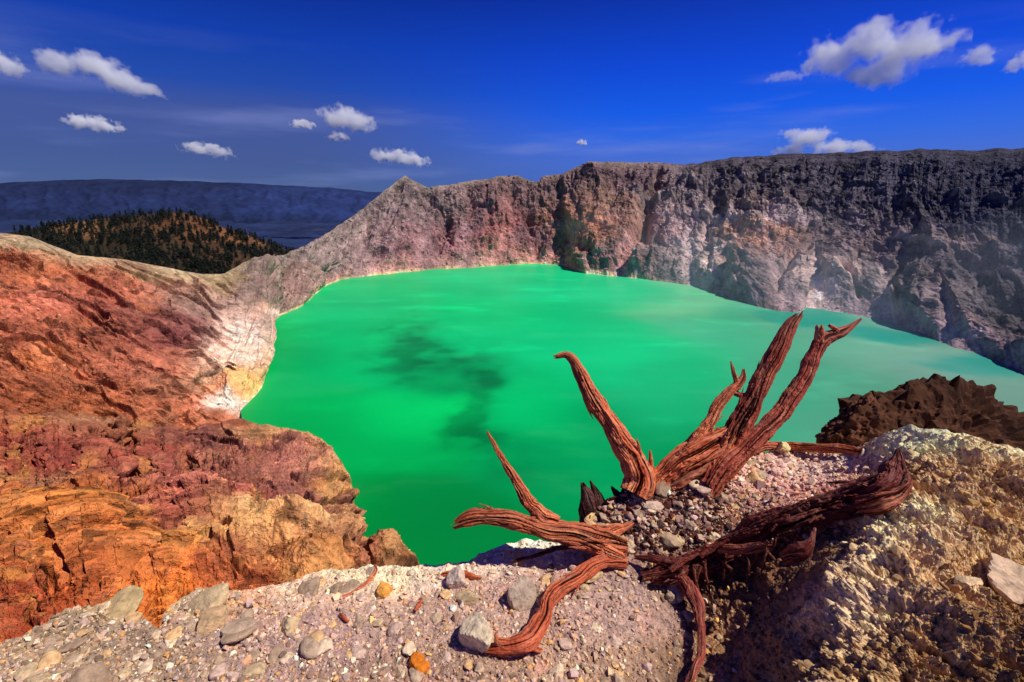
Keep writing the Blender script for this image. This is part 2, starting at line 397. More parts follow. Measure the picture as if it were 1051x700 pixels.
# long streaks on the red slope
g1 = fbm(xyz(U, V*1.7, 0*U)/6., 5, gain=.7); c = c*(1+.55*g1*leftm)[..., None]
st = fbm(xyz((V-.42*U)/5.+q*2, (U+V*.4)/70., 0*U), 6, gain=.68)
c = c*(1+.9*st*leftm)[..., None]
dk = sstep(.1, .45, fbm(xyz((V-.42*U)/13.+q*2, (U+V*.4)/70., 0*U+5), 6, gain=.65))*leftm*(1-sstep(190, 225, U))
c = mix(c, lin((92, 40, 38)), dk*.5)
orr = sstep(.12, .4, fbm(P/33.+70, 5, gain=.6))*leftm*sstep(.08, .2, T)*(1-sstep(175, 215, U)); c = mix(c, lin((206, 112, 50)), orr*.62)
cr = sstep(.74, .92, ridged(P/20.+40, 5, gain=.65))*leftm*sstep(.12, .3, T); c = c*(1-.6*cr)[..., None]
for (a_, b_, ra, rb_, cc_, k_) in [(248, 345, 19, 22, (236, 200, 180), .9), (238, 372, 28, 13, (236, 192, 164), .9), (226, 354, 16, 12, (230, 180, 156), .8), (212, 390, 20, 9, (214, 160, 116), .7), (252, 395, 13, 9, (230, 174, 92), .85), (226, 414, 16, 6, (240, 212, 190), .8), (236, 401, 12, 6, (222, 150, 100), .6), (268, 318, 10, 6, (226, 170, 140), .6), (280, 322, 8, 4, (240, 210, 190), .7)]:
    wz = np.exp(-((U+fbm(P/9., 4)*10-a_)/ra)**2-((V+fbm(P/9.+8, 4)*12-b_)/rb_)**2)*k_
    c = mix(c, lin(cc_)*(1+.8*fbm(P/6., 5, gain=.7))[..., None], np.clip(wz*1.3, 0, k_))
cave_shadow = np.exp(-(near_line(U, V+fbm(P/6., 3)*4, [(200, 392), (209, 384), (222, 380), (236, 384)])/3.2)**2); c = c*(1-.8*cave_shadow)[..., None]  # shadow under the overhang, painted into the slope colour as a dark arc
wallk = sstep(300, 420, U)*sstep(.25, .6, T)
c = c*mix(np.ones(3), np.array([1.06, .90, .98])*np.ones(U.shape+(3,)), wallk)
c = mix(c, c.mean(-1, keepdims=True)*np.array([1.1, 1., .85]), .16*leftc)
c = c*(1+.2*leftc)[..., None]; c = c*(1-.34*ris_l*leftc)[..., None]; c = mix(c, c*1.25+lin((90, 74, 54)), cru_l*leftc*.45*(1-sstep(200, 240, U)*.7))
slope_sun = np.clip(c*(1.05+.75*sstep(540, 760, U)+.5*sstep(780, 960, U)+.12*sstep(280, 400, U))[..., None], .004, .85)  # colour lifted towards the right wall to make up for its shade
# skirts: down the back of the ridge, and under the water at the foot
back = P2[0] + np.stack([P2[0, :, 0]*.06, P2[0, :, 1]*.06, np.full(len(cols), -24.)], -1)
back2 = P2[0] + np.stack([P2[0, :, 0]*.5, P2[0, :, 1]*.5, np.full(len(cols), -190.)], -1)
low = P2[-1]*np.array([.97, .97, 0]) + np.array([0, 0, -6.])
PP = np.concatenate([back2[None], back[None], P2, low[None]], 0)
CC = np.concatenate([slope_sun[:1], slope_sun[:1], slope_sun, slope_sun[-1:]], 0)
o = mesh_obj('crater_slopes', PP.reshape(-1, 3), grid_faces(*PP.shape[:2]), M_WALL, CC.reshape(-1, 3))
tag(o, kind='structure')
RUBBLE = [(7000, P2, slope_sun, U, V, .75, 2.4, 1.25)]

# ================================================================== NEAR RED HEADLAND
h_top = pch([-500, 0, 30, 60, 100, 140, 165, 190, 215, 246, 262, 279, 300, 317, 328, 339, 349, 357, 360.2, 362, 364, 369, 380, 399, 412, 422, 429, 445, 470],
            [415, 428, 425, 427, 429, 433, 437, 441, 438, 433, 437, 441, 443, 446, 453, 463, 473, 486, 498, 520, 545, 555, 557, 559, 564, 569, 580, 610, 660])
h_bot = pch([-500, 470], [800, 760])
h_dt = pch([-500, 0, 140, 250, 317, 340, 360, 363, 400, 430, 470], [150, 160, 160, 170, 160, 148, 132, 112, 100, 92, 80])
cols = np.concatenate([np.linspace(-420, -10, 120)[:-1], np.linspace(-10, 470, 1050)])
n = 560
h_top_ = lambda x: h_top(x) + (fbm(xyz(x/26., 0*x, 0*x+3), 4)*13+saw(x/41., .3)*4)*(1-sstep(170, 250, x))
U, V, T, P = col_sheet(n, cols, h_top_, h_bot, h_dt(cols), np.interp(cols, [-420, 0, 200, 470], [26, 28, 32, 36]), .92)
Nn = grid_normals(P)
def G(u0, v0, ru, rv, rot=0.):
    ca, sa = math.cos(rot), math.sin(rot)
    x = (U-u0)*ca+(V-v0)*sa; y = -(U-u0)*sa+(V-v0)*ca
    return np.exp(-(x/ru)**2-(y/rv)**2)
big = 6.0*G(215, 528, 60, 16, -.08) + 5.5*G(290, 552, 70, 11, -.12) + 6*G(70, 560, 75, 24, .12) + 3.5*G(170, 590, 110, 10, 0.) \
    + 3*G(110, 440, 90, 8, .1) + 5*G(325, 585, 40, 15) + 3.5*G(310, 470, 40, 16, .5) + 5*G(395, 572, 22, 14) \
    - 4*G(190, 478, 16, 6) - 4*G(250, 572, 60, 5, -.1) - 3.*G(140, 618, 20, 14) - 3*G(60, 598, 18, 26) - 3*G(130, 510, 90, 6, .1)
edge = np.clip(T*14, 0, 1)
scl = (V/460.)**-2.6                        # nearer rock shows smaller detail
nz = fbm(P/24., 5)*4.5 + (ridged(P/13., 5, gain=.55)-.45)*2.6 + fbm(P/4.5, 5, gain=.6)*1.1
fold = ridged(xyz((V+U*.28)/26.+fbm(P/16., 3)*1.0, U/95., 0*U), 4, gain=.55)
nz += (fold-.4)*2.4*np.clip(scl*1.4, .25, 1)
ct = np.abs(((V*.9-U*.22+fbm(P/9., 4)*22)/11.) % 1-.5)*2*G(70, 555, 70, 28)          # contour-like ledges
lx = (V-.12*U)/12.+fbm(P/14., 5, gain=.6)*2.4
nz += saw(lx)*2.6*(.3+sstep(-.15, .3, fbm(P/18.+8, 3)))*np.clip(scl, .3, 1) 
lc = (V*.9-U*.20+fbm(P/9., 4)*22)/9.
nz += saw(lc, .1)*3.0*G(65, 555, 75, 28)
MPP = np.linalg.norm(P-CAM, axis=-1)/FPX*.8
rlf, ris_h, cru_h = relief(U, V, 1.55, .16, 11.)
nz = nz*.4 + rlf*MPP/np.clip(scl, .2, 1.1)*.95
nz += .5*saw((P[..., 2]*1.0+P[..., 0]*.3+fbm(P/7., 5, gain=.65)*6)/2.6)*.9*np.clip(scl, .3, 1) + fbm(P/2.2, 4, gain=.7)*.8*np.clip(scl*1.2,.3,1)
P2 = P + Nn*((big*1.15*scl**.3+nz*np.clip(scl, .2, 1.1))*(.12+.88*edge))[..., None]*.9
P2[..., 2] += (1-edge)*fbm(P/5., 4)*2.0
# the lake side is a bank: lift clear of the water
P2[..., 2] = np.maximum(P2[..., 2], .5)

wu = U + fbm(P/15., 4)*40; wv = V + fbm(P/15.+31, 4)*17
ZH = [
    (60, 432, 90, 7, (164, 92, 58)), (120, 445, 50, 8, (156, 92, 64)), (95, 432, 40, 5, (170, 130, 92)), (200, 447, 40, 6, (120, 62, 56)), (290, 448, 40, 7, (190, 136, 86)),
    (335, 470, 18, 14, (206, 142, 100)), (352, 505, 10, 30, (206, 150, 84)), (300, 475, 30, 16, (176, 108, 88)), (250, 470, 36, 14, (150, 88, 70)),
    (40, 465, 60, 14, (138, 62, 50)), (110, 470, 50, 14, (146, 68, 52)), (150, 490, 50, 12, (150, 76, 62)), (30, 495, 50, 8, (150, 104, 74)),
    (90, 505, 60, 9, (172, 92, 40)), (200, 500, 40, 16, (152, 84, 64)), (260, 500, 40, 16, (140, 80, 66)), (320, 510, 34, 20, (152, 92, 76)),
    (215, 522, 40, 9, (194, 104, 92)), (260, 525, 40, 8, (170, 84, 74)), (150, 530, 40, 9, (166, 84, 64)), (190, 548, 40, 7, (140, 66, 52)),
    (300, 545, 40, 8, (212, 156, 98)), (250, 558, 50, 7, (204, 146, 86)), (320, 560, 26, 8, (192, 130, 80)),
    (60, 540, 60, 14, (206, 126, 48)), (100, 555, 40, 14, (204, 112, 44)), (20, 560, 40, 20, (196, 112, 46)), (60, 585, 50, 14, (192, 102, 44)),
    (30, 615, 40, 20, (158, 66, 32)), (10, 640, 40, 20, (150, 60, 30)), (80, 610, 20, 18, (172, 80, 34)), (130, 595, 40, 14, (200, 110, 50)),
    (180, 588, 60, 7, (200, 134, 72)), (260, 585, 50, 7, (190, 116, 60)), (150, 615, 30, 12, (204, 104, 28)), (220, 592, 30, 8, (170, 80, 40)),
    (270, 578, 36, 7, (148, 70, 48)), (320, 580, 24, 12, (182, 120, 64)), (345, 560, 16, 14, (140, 80, 60)), (390, 568, 16, 10, (176, 122, 72)),
    (415, 574, 12, 9, (120, 72, 42)), (365, 570, 14, 12, (150, 84, 62)), (-150, 550, 150, 80, (180, 90, 46)),
]
c = zones(wu, wv, ZH)
px = xyz(U, V*1.8, 0*U)*.30
c = c*(1+.6*fbm(px/5., 6, gain=.66)+.35*fbm(px/1.6+5, 4, gain=.7))[..., None]
c = c*(1+.6*fbm(xyz((V-U*.1)/4.+fbm(P/12., 3)*2.4, U/40., 0*U), 6, gain=.66))[..., None]
dk = sstep(.1, .42, fbm(xyz((V+U*.2)/14.+fbm(P/10., 3)*1.5, U/60., 0*U+8), 5)); c = mix(c, lin((112, 48, 34)), dk*.32)
yl = sstep(.16, .42, fbm(px/12.+90, 5)); c = mix(c, lin((208, 140, 56)), yl*.4)
cr = sstep(.76, .95, ridged(px/9.+20, 5, gain=.6)); c = c*(1-.65*cr)[..., None]
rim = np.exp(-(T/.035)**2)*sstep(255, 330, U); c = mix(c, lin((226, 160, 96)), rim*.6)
c = c*(1-.75*G(190, 479, 9, 2.5))[..., None]
gy = fbm(px/3.5+60, 5, gain=.7)
c = mix(c, c.mean(-1, keepdims=True)*lin((235, 200, 170)), sstep(.05, .5, gy)*.45)
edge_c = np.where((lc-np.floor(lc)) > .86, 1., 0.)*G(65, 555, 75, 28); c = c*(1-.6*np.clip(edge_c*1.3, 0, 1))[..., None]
for ln_ in [[(48, 590), (46, 603), (52, 618), (60, 640)], [(132, 545), (140, 556), (132, 566)], [(138, 598), (132, 610), (128, 620)], [(176, 478), (186, 482), (200, 478)], [(206, 452), (218, 460)], [(84, 585), (90, 598), (82, 612)], [(100, 556), (118, 550), (128, 540)]]:
    c = c*(1-.8*np.exp(-(near_line(U, V+fbm(P/3., 3)*5, ln_)/1.6)**2))[..., None]
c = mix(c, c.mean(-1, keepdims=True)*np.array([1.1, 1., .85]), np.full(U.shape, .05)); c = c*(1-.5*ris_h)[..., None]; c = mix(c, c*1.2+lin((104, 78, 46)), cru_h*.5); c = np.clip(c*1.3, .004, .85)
bk = P2[0] + np.stack([P2[0, :, 0]*.05, P2[0, :, 1]*.05, np.full(len(cols), -3.)], -1)
bk2 = P2[0]*np.array([1.1, 1.1, 0]) + np.array([0, 0, -8.])
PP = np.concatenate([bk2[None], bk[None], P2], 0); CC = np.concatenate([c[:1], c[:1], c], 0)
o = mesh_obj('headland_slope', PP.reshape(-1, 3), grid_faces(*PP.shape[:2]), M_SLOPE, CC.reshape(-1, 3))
tag(o, kind='structure')
RUBBLE.append((6500, P2, c, U, V, .8, 3.4, 1.3))

# ================================================================== LAKE
az = np.linspace(R(-75), R(80), 700); rr = np.exp(np.linspace(math.log(25.), math.log(1000.), 520))
RR, AA = np.meshgrid(rr, az, indexing='ij')
us_ = np.linspace(-500, 1690, 1500); ps_ = at(us_, shore(us_), depth_z(us_, shore(us_), 0.))
rmax = np.interp(az, np.arctan2(ps_[:, 0], ps_[:, 1]), np.linalg.norm(ps_[:, :2], axis=1))*1.04+14
rmax = np.where(az < math.atan2(ps_[:, 0][np.argmin(abs(us_-247))], ps_[:, 1][np.argmin(abs(us_-247))]), 215, rmax)
RR = 25.*(rmax[None]/25.)**np.linspace(0, 1, 520)[:, None]
P = xyz(RR*np.sin(AA), RR*np.cos(AA), 0*RR)
U, V = project(P)
w1 = fbm(P/110., 5); w2 = fbm(P/110.+40, 5)
wu = U + w1*90; wv = V + w2*40
ZK = [
    (360, 300, 90, 26, (4, 186, 108)), (520, 290, 90, 20, (10, 196, 122)), (620, 300, 60, 16, (40, 196, 130)), (700, 318, 40, 14, (112, 190, 138)),
    (300, 370, 50, 40, (0, 166, 84)), (380, 350, 60, 30, (0, 184, 96)), (480, 330, 80, 30, (0, 194, 108)), (600, 350, 80, 36, (14, 190, 116)),
    (440, 365, 40, 15, (0, 128, 66)), (475, 385, 30, 10, (0, 140, 72)), (330, 420, 60, 30, (0, 164, 74)), (440, 425, 50, 26, (0, 196, 92)),
    (540, 420, 50, 40, (0, 180, 94)), (480, 455, 26, 16, (0, 122, 56)), (400, 470, 60, 24, (0, 158, 72)), (385, 530, 40, 30, (0, 128, 52)),
    (450, 545, 60, 30, (0, 124, 54)), (540, 480, 40, 30, (0, 142, 74)), (620, 450, 40, 30, (0, 154, 84)), (690, 400, 40, 36, (20, 172, 106)),
    (740, 350, 50, 24, (64, 176, 126)), (800, 390, 50, 40, (62, 160, 118)), (850, 360, 60, 24, (94, 164, 132)), (930, 360, 60, 20, (112, 160, 138)),
    (1000, 400, 60, 26, (108, 152, 132)), (880, 420, 60, 26, (76, 150, 116)), (845, 322, 30, 6, (10, 150, 124), 3.), (920, 338, 40, 6, (24, 150, 130), 4.),
    (1000, 369, 40, 6, (40, 146, 130), 4.), (780, 318, 30, 8, (86, 176, 134)), (700, 460, 60, 30, (0, 140, 76)),
]
c = zones(wu, wv, ZK)
c = c*(1+.22*fbm(xyz(P[..., 0]/130., P[..., 1]/50., 0*RR), 5))[..., None]
bright = sstep(.1, .5, fbm(xyz(P[..., 0]/70., P[..., 1]/28., 0*RR+4), 5))
c = c*(1+.22*bright)[..., None]
dkp = np.exp(-((wu-440)/40)**2-((wv-364)/20)**2)*sstep(-.35, .5, fbm(xyz(P[..., 0]/34., P[..., 1]/26., 0*RR+9), 4))
dkp += np.exp(-((wu-480)/34)**2-((wv-450)/30)**2)*sstep(-.15, .4, fbm(xyz(P[..., 0]/16., P[..., 1]/13., 0*RR+3), 5))
dkp += 1.3*np.exp(-(near_line(wu, wv, [(395, 352), (450, 362), (482, 388), (468, 425), (500, 462)])/30)**2)*sstep(-.3, .5, fbm(xyz(P[..., 0]/26., P[..., 1]/22., 0*RR+15), 5, gain=.5))
c = c*(1-.47*np.clip(dkp, 0, 1))[..., None]
mk = sstep(.05, .55, fbm(xyz(P[..., 0]/90., P[..., 1]/34., 0*RR+25), 6, gain=.6)); c = mix(c, c+lin((70, 110, 90))*.35, mk*.5)
m = bpy.data.materials.new('turquoise_lake_water'); m.use_nodes = True
nt = m.node_tree; N = nt.nodes; L = nt.links; b = N['Principled BSDF']
b.inputs['Roughness'].default_value = .38; b.inputs['Specular IOR Level'].default_value = .12
a_ = N.new('ShaderNodeAttribute'); a_.attribute_name = 'tint'; L.new(a_.outputs['Color'], b.inputs['Base Color'])
tc = N.new('ShaderNodeTexCoord'); nn = N.new('ShaderNodeTexNoise'); nn.inputs['Scale'].default_value = .5; nn.inputs['Detail'].default_value = 4
bp = N.new('ShaderNodeBump'); bp.inputs['Strength'].default_value = .15; bp.inputs['Distance'].default_value = .3
L.new(tc.outputs['Object'], nn.inputs['Vector']); L.new(nn.outputs['Fac'], bp.inputs['Height']); L.new(bp.outputs[0], b.inputs['Normal'])
o = mesh_obj('lake_water', P.reshape(-1, 3), grid_faces(*P.shape[:2]), m, np.clip(c*1.0, 0, .9).reshape(-1, 3), smooth=True)
tag(o, kind='structure')

# ================================================================== WOODED HILL
hill_top = pch([-200, -60, 0, 30, 60, 100, 140, 160, 178, 195, 215, 230, 260, 290, 310, 340, 380],
               [262, 246, 240, 235, 230, 225, 221, 219, 217, 219, 226, 234, 243, 254, 264, 284, 310])
cols = np.linspace(-120, 372, 420); n = 150
U, V, T, P = col_sheet(n, cols, hill_top, pch([-200, 400], [330, 335]), np.full(420, 950.), np.full(420, 560.), 1.)
Nn = grid_normals(P)
P2 = P + Nn*((fbm(P/60., 5)*12+(ridged(xyz(U/24., T*3, 0*U), 3)-.4)*10)*np.clip(T*8, 0, 1))[..., None]
HILLP, HILLU, HILLV, HILLT = P2, U, V, T
c = zones(U+fbm(P/50., 3)*25, V+fbm(P/50.+9, 3)*12, [(90, 235, 25, 6, (176, 128, 84)), (65, 240, 20, 4, (170, 120, 80)), (140, 240, 30, 14, (80, 64, 44)), (100, 255, 60, 12, (70, 58, 36)),
     (200, 240, 50, 10, (130, 86, 56)), (230, 240, 30, 4, (168, 112, 70)), (255, 248, 22, 4, (160, 108, 70)), (220, 265, 50, 8, (110, 76, 52)), (180, 265, 60, 12, (54, 52, 38)), (20, 245, 30, 8, (50, 48, 40)), (280, 262, 30, 10, (60, 54, 48))])
c = c*(1+.6*fbm(P/18., 5))[..., None]*.55
bk = P2[0]*np.array([1.25, 1.25, 1]) + np.array([0, 0, -260.])
PP = np.concatenate([bk[None], P2], 0); CC = np.concatenate([c[:1], c], 0)
o = mesh_obj('hill', PP.reshape(-1, 3), grid_faces(*PP.shape[:2]), M_HILL, np.clip(CC, .004, .8).reshape(-1, 3))
tag(o, kind='structure')

# ================================================================== FAR MOUNTAINS AND PLAIN
mtop = pch([-600, -300, 0, 30, 60, 100, 140, 200, 250, 300, 340, 390, 430, 480, 560, 700], [196, 192, 188, 186, 185, 184, 184.5, 186, 188, 190.5, 193, 197, 200, 206, 214, 232])
cols = np.linspace(-560, 560, 620); n = 110
U, V, T, P = col_sheet(n, cols, mtop, pch([-600, 700], [236, 242]), np.full(620, 9000.), np.full(620, 6600.), 1.)
Nn = grid_normals(P)
P2 = P + Nn*(((ridged(xyz(U/20.+fbm(P/900., 3), T*1.5, 0*U), 5)-.4)*70+fbm(P/700., 5)*45)*np.clip(np.minimum(T*6, (1-T)*4), 0, 1))[..., None]
P2[..., 2] += fbm(xyz(U/30., 0*U, 0*U+4), 5)*34*np.exp(-T*8)
c = zones(U, V+fbm(P/1200., 4)*8, [(100, 188, 300, 7, (28, 38, 70)), (100, 206, 300, 8, (30, 42, 80)), (100, 230, 300, 9, (24, 36, 66)), (330, 205, 70, 20, (36, 52, 100))])  # blue distance haze is put into these base colours
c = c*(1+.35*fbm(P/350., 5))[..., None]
bk = P2[0] + np.array([0, 1500., -700.])
PP = np.concatenate([bk[None], P2], 0); CC = np.concatenate([c[:1], c], 0)
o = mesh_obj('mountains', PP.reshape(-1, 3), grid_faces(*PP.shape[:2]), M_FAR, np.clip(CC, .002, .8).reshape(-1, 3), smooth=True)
tag(o, kind='structure')

az = np.linspace(-math.pi, math.pi, 500); rr = np.concatenate([[900.], np.exp(np.linspace(math.log(1200.), math.log(45000.), 160))])
RR, AA = np.meshgrid(rr, az, indexing='ij')
P = xyz(RR*np.sin(AA), RR*np.cos(AA), -330-60*fbm(xyz(RR*np.sin(AA)/700, RR*np.cos(AA)/700, 0*RR), 5)+90*np.maximum(ridged(xyz(RR*np.sin(AA)/1700, RR*np.cos(AA)/1200, 0*RR+3), 4)-.45, 0)*sstep(1500, 2600, RR))
c = lin((34, 46, 80))*(1+.9*fbm(P/520., 6))[..., None]  # plain tinted blue to carry the distance haze in its colour
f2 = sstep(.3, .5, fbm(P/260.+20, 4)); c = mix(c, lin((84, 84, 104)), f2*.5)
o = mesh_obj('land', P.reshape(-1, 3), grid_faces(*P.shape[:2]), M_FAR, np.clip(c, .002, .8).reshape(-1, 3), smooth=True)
tag(o, kind='structure')

# ================================================================== FOREGROUND GROUND
def tps(ctrl):
    A = np.array([c[:2] for c in ctrl], float)/100.; z = np.array([c[2] for c in ctrl], float)
    k = len(A)
    def phi(d2): return d2*np.log(np.maximum(d2, 1e-12))*.5
    K = phi(((A[:, None]-A[None])**2).sum(-1)) + np.eye(k)*.004
    Q = np.concatenate([np.ones((k, 1)), A], 1)
    M = np.block([[K, Q], [Q.T, np.zeros((3, 3))]])
    sol = np.linalg.solve(M, np.concatenate([z, np.zeros(3)]))
    def f(u, v):
        u = np.asarray(u, float)/100; v = np.asarray(v, float)/100
        s = sol[k]+sol[k+1]*u+sol[k+2]*v
        for i in range(k):
            s = s + sol[i]*phi((u-A[i, 0])**2+(v-A[i, 1])**2)
        return s
    return f
g_top = pch([-300, -60, 0, 25, 36, 47, 60, 72, 90, 112, 131, 136, 146, 158, 163, 168, 176, 190, 205, 222, 230, 233, 244, 256, 262, 272, 290, 305, 322, 340, 360, 378, 390,
             402, 415, 430, 450, 470, 484, 500, 515, 530, 545, 560, 575, 590, 603, 620, 640, 655, 690, 740, 760, 800, 840, 870, 884, 895, 908, 925, 945, 965, 990, 1020, 1051, 1200, 1400],
            [672, 668, 660, 652, 644, 642, 630, 626, 622, 619, 618, 622, 632, 643, 645, 634, 622, 612, 604, 602, 598, 606, 607, 607, 606, 602, 598, 594, 588, 583, 584, 580, 582,
             580, 582, 579, 580, 578, 574, 566, 560, 556, 553, 555, 556, 549, 532, 517, 502, 491, 486, 481, 468, 462, 459, 458, 458, 452, 444, 439, 440, 443, 447, 458, 469, 505, 560])
zf = tps([(0, 655, -1.76), (150, 640, -1.76), (300, 594, -1.74), (430, 578, -1.74), (545, 553, -1.70), (600, 545, -1.66), (650, 500, -1.52), (740, 490, -1.46), (760, 466, -1.43),
          (870, 458, -1.30), (900, 446, -1.14), (945, 438, -1.02), (1051, 468, -1.0), (1250, 520, -1.0), (0, 700, -1.72), (300, 700, -1.70), (300, 650, -1.71), (150, 680, -1.71), (525, 700, -1.69), (525, 630, -1.69),
          (640, 640, -1.69), (690, 600, -1.70), (740, 650, -1.70), (740, 700, -1.67), (770, 610, -1.61), (790, 650, -1.52), (830, 660, -1.37), (850, 575, -1.31), (810, 610, -1.45), (940, 505, -1.15), (905, 600, -1.17),
          (1000, 560, -1.13), (1051, 600, -1.13), (1051, 700, -1.18), (900, 700, -1.24), (800, 530, -1.44), (720, 530, -1.53), (720, 565, -1.62), (640, 560, -1.63), (0, 850, -1.7), (525, 850, -1.7),
          (1051, 850, -1.25), (800, 800, -1.5), (-280, 670, -1.76), (-280, 850, -1.7), (1250, 700, -1.12)])
def gdepth(u, v): return depth_z(u, v, CAM[2]+zf(u, v))
cols = np.concatenate([np.linspace(-260, -20, 150)[:-1], np.linspace(-20, 1075, 1250), np.linspace(1075, 1320, 140)[1:]])
n = 520
U = np.repeat(cols[None], n, 0)
T = (np.linspace(0, 1, n)**1.15)[:, None].repeat(len(cols), 1)
vt = g_top(cols)[None]; V = vt+(860-vt)*T
P = at(U, V, gdepth(U, V))
Nn = grid_normals(P)
Q = P-CAM
rightm = sstep(0, 1, ((U-(840-(V-560)*.55))/70.))*sstep(860, 900, U+ (V-440)*.6)     # crumbly tan outcrop
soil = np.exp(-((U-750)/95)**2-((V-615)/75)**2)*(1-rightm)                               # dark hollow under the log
nz = crag(Q[..., 0]*6, Q[..., 1]*6, 15, 3)*.022 + fbm(Q*5., 5)*.022 + fbm(Q*22., 4, gain=.6)*.010 + (ridged(Q*11., 3)-.5)*.008
nzr = crag(Q[..., 0]*2.6+Q[..., 2]*1.5, Q[..., 1]*2.6, 25, 2, .4)*.13 + crag(Q[..., 0]*6.5+Q[..., 2]*3, Q[..., 1]*6.5, 5, 4, .45)*.06 + fbm(Q*6., 4)*.03 + (ridged(Q*9., 5, gain=.6)-.45)*.055 + fbm(Q*34., 4, gain=.65)*.022 + np.abs(fbm(Q*70., 2))*.012
nzs = fbm(Q*8., 5, gain=.6)*.06 + (ridged(Q*16., 4)-.4)*.02
slab = (np.abs(((Q[..., 0]*2.2+Q[..., 1]*5.2-Q[..., 2]*9+fbm(Q*4, 3)*1.2)*3.4) % 1-.5)*.035)*(1-sstep(260, 340, U))*sstep(.32, .05, T)
nz = nz*(1-rightm)*(1-soil)+nzr*rightm+nzs*soil+slab
upper = np.exp(-((U-600)/40)**2-((V-520)/35)**2)
nz += upper*fbm(Q*14., 4)*.05
P2 = P + Nn*(nz*(.25+.75*np.clip(T*16, 0, 1)))[..., None]
P2[..., 2] += (1-np.clip(T*10, 0, 1))*(fbm(Q*14., 4)*.035)
GROUND = P2
wu = U+fbm(Q*3.5, 4)*40; wv = V+fbm(Q*3.5+9, 4)*26
ZG = [
    (40, 660, 60, 20, (150, 130, 108)), (120, 625, 40, 12, (176, 152, 116)), (200, 625, 40, 16, (178, 156, 128)), (150, 670, 60, 24, (134, 114, 100)), (250, 650, 60, 24, (150, 124, 116)),
    (250, 625, 24, 16, (206, 152, 116)), (330, 610, 50, 16, (204, 174, 152)), (330, 660, 60, 24, (152, 124, 120)), (390, 590, 40, 9, (226, 196, 164)), (450, 592, 40, 10, (222, 186, 168)),
    (440, 640, 60, 24, (158, 130, 118)), (420, 690, 80, 20, (140, 112, 98)), (545, 565, 40, 12, (228, 208, 188)), (500, 580, 40, 10, (214, 188, 172)), (540, 620, 50, 26, (164, 134, 126)),
    (580, 680, 60, 20, (158, 128, 112)), (640, 630, 40, 30, (150, 124, 118)), (650, 560, 40, 20, (130, 100, 92)), (690, 520, 40, 14, (140, 110, 98)), (720, 545, 40, 12, (120, 78, 64)),
    (790, 485, 60, 16, (202, 164, 156)), (830, 505, 40, 10, (176, 120, 108)), (770, 510, 40, 10, (166, 122, 110)), (850, 470, 30, 8, (196, 170, 154)),
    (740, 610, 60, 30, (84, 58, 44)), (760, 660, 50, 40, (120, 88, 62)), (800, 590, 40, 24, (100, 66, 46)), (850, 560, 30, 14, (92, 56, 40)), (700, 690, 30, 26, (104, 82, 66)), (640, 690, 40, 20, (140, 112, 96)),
    (940, 455, 40, 12, (224, 200, 156)), (1000, 465, 50, 14, (200, 168, 120)), (900, 450, 20, 8, (206, 180, 152)), (970, 500, 50, 14, (170, 130, 84)), (1040, 500, 40, 16, (156, 120, 76)),
    (920, 560, 40, 24, (204, 170, 122)), (870, 620, 50, 34, (190, 156, 118)), (960, 600, 40, 30, (170, 130, 84)), (1040, 560, 40, 30, (176, 138, 84)), (1000, 660, 60, 34, (140, 100, 56)),
    (900, 680, 60, 24, (160, 122, 74)), (820, 680, 40, 24, (128, 94, 62)), (1051, 690, 50, 30, (120, 84, 44)), (1200, 600, 120, 80, (160, 120, 76)), (-150, 700, 150, 60, (140, 118, 104)), (500, 820, 400, 60, (140, 116, 104)),
]
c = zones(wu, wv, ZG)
c = c*(1+.4*fbm(Q*26., 5, gain=.65)+.35*fbm(Q*90., 3))[..., None]
pinkp = sstep(.15, .45, fbm(Q*6.+50, 4))*(1-rightm)*(1-soil); c = mix(c, lin((182, 128, 118)), pinkp*.4)
tan = sstep(.1, .4, fbm(Q*20.+30, 4))*rightm; c = mix(c, lin((216, 184, 126)), tan*.5)
brn = sstep(.1, .4, fbm(Q*12.+70, 4))*rightm; c = mix(c, lin((104, 68, 36)), brn*.28)
c = c*(1-.5*sstep(.6, .9, ridged(Q*30.+3, 4))*(.4+.6*rightm))[..., None]
c = mix(c, c.mean(-1, keepdims=True)*np.array([1.12, 1., .84]), .32*rightm)
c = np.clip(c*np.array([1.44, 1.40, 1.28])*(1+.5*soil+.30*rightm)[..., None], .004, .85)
dirh = ray(cols, g_top(cols)); dirh[:, 2] = 0; dirh /= np.linalg.norm(dirh, axis=1)[:, None]
s1 = P2[0]+dirh*.10+np.array([0, 0, -.10]); s2 = P2[0]+dirh*.6+np.array([0, 0, -1.5]); s3 = P2[0]+dirh*8+np.array([0, 0, -22.])
PP = np.concatenate([s3[None], s2[None], s1[None], P2], 0); CC = np.concatenate([c[:1]]*3+[c], 0)
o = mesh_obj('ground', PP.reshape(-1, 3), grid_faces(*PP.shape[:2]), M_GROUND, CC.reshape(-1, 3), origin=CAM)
tag(o, kind='structure')

from mathutils.kdtree import KDTree
def gpoint(u, v):
    """ground surface point (with relief) under pixel u, v of the photograph's camera"""
    j = np.clip(np.searchsorted(cols, u), 0, len(cols)-1)
    t = np.clip((v-g_top(cols[j]))/(860-g_top(cols[j])), 0, 1)**(1/1.15)
    i = np.clip(np.round(t*(n-1)).astype(int), 0, n-1)
    return GROUND[i, j], Nn[i, j]
GN, GCOLS = n, cols

# ================================================================== STONES
def ico(sub):
    import bmesh
    bm = bmesh.new(); bmesh.ops.create_icosphere(bm, subdivisions=sub, radius=1.)
    V = np.array([v.co[:] for v in bm.verts]); F = np.array([[v.index for v in f.verts] for f in bm.faces]); bm.free()
    return V, F

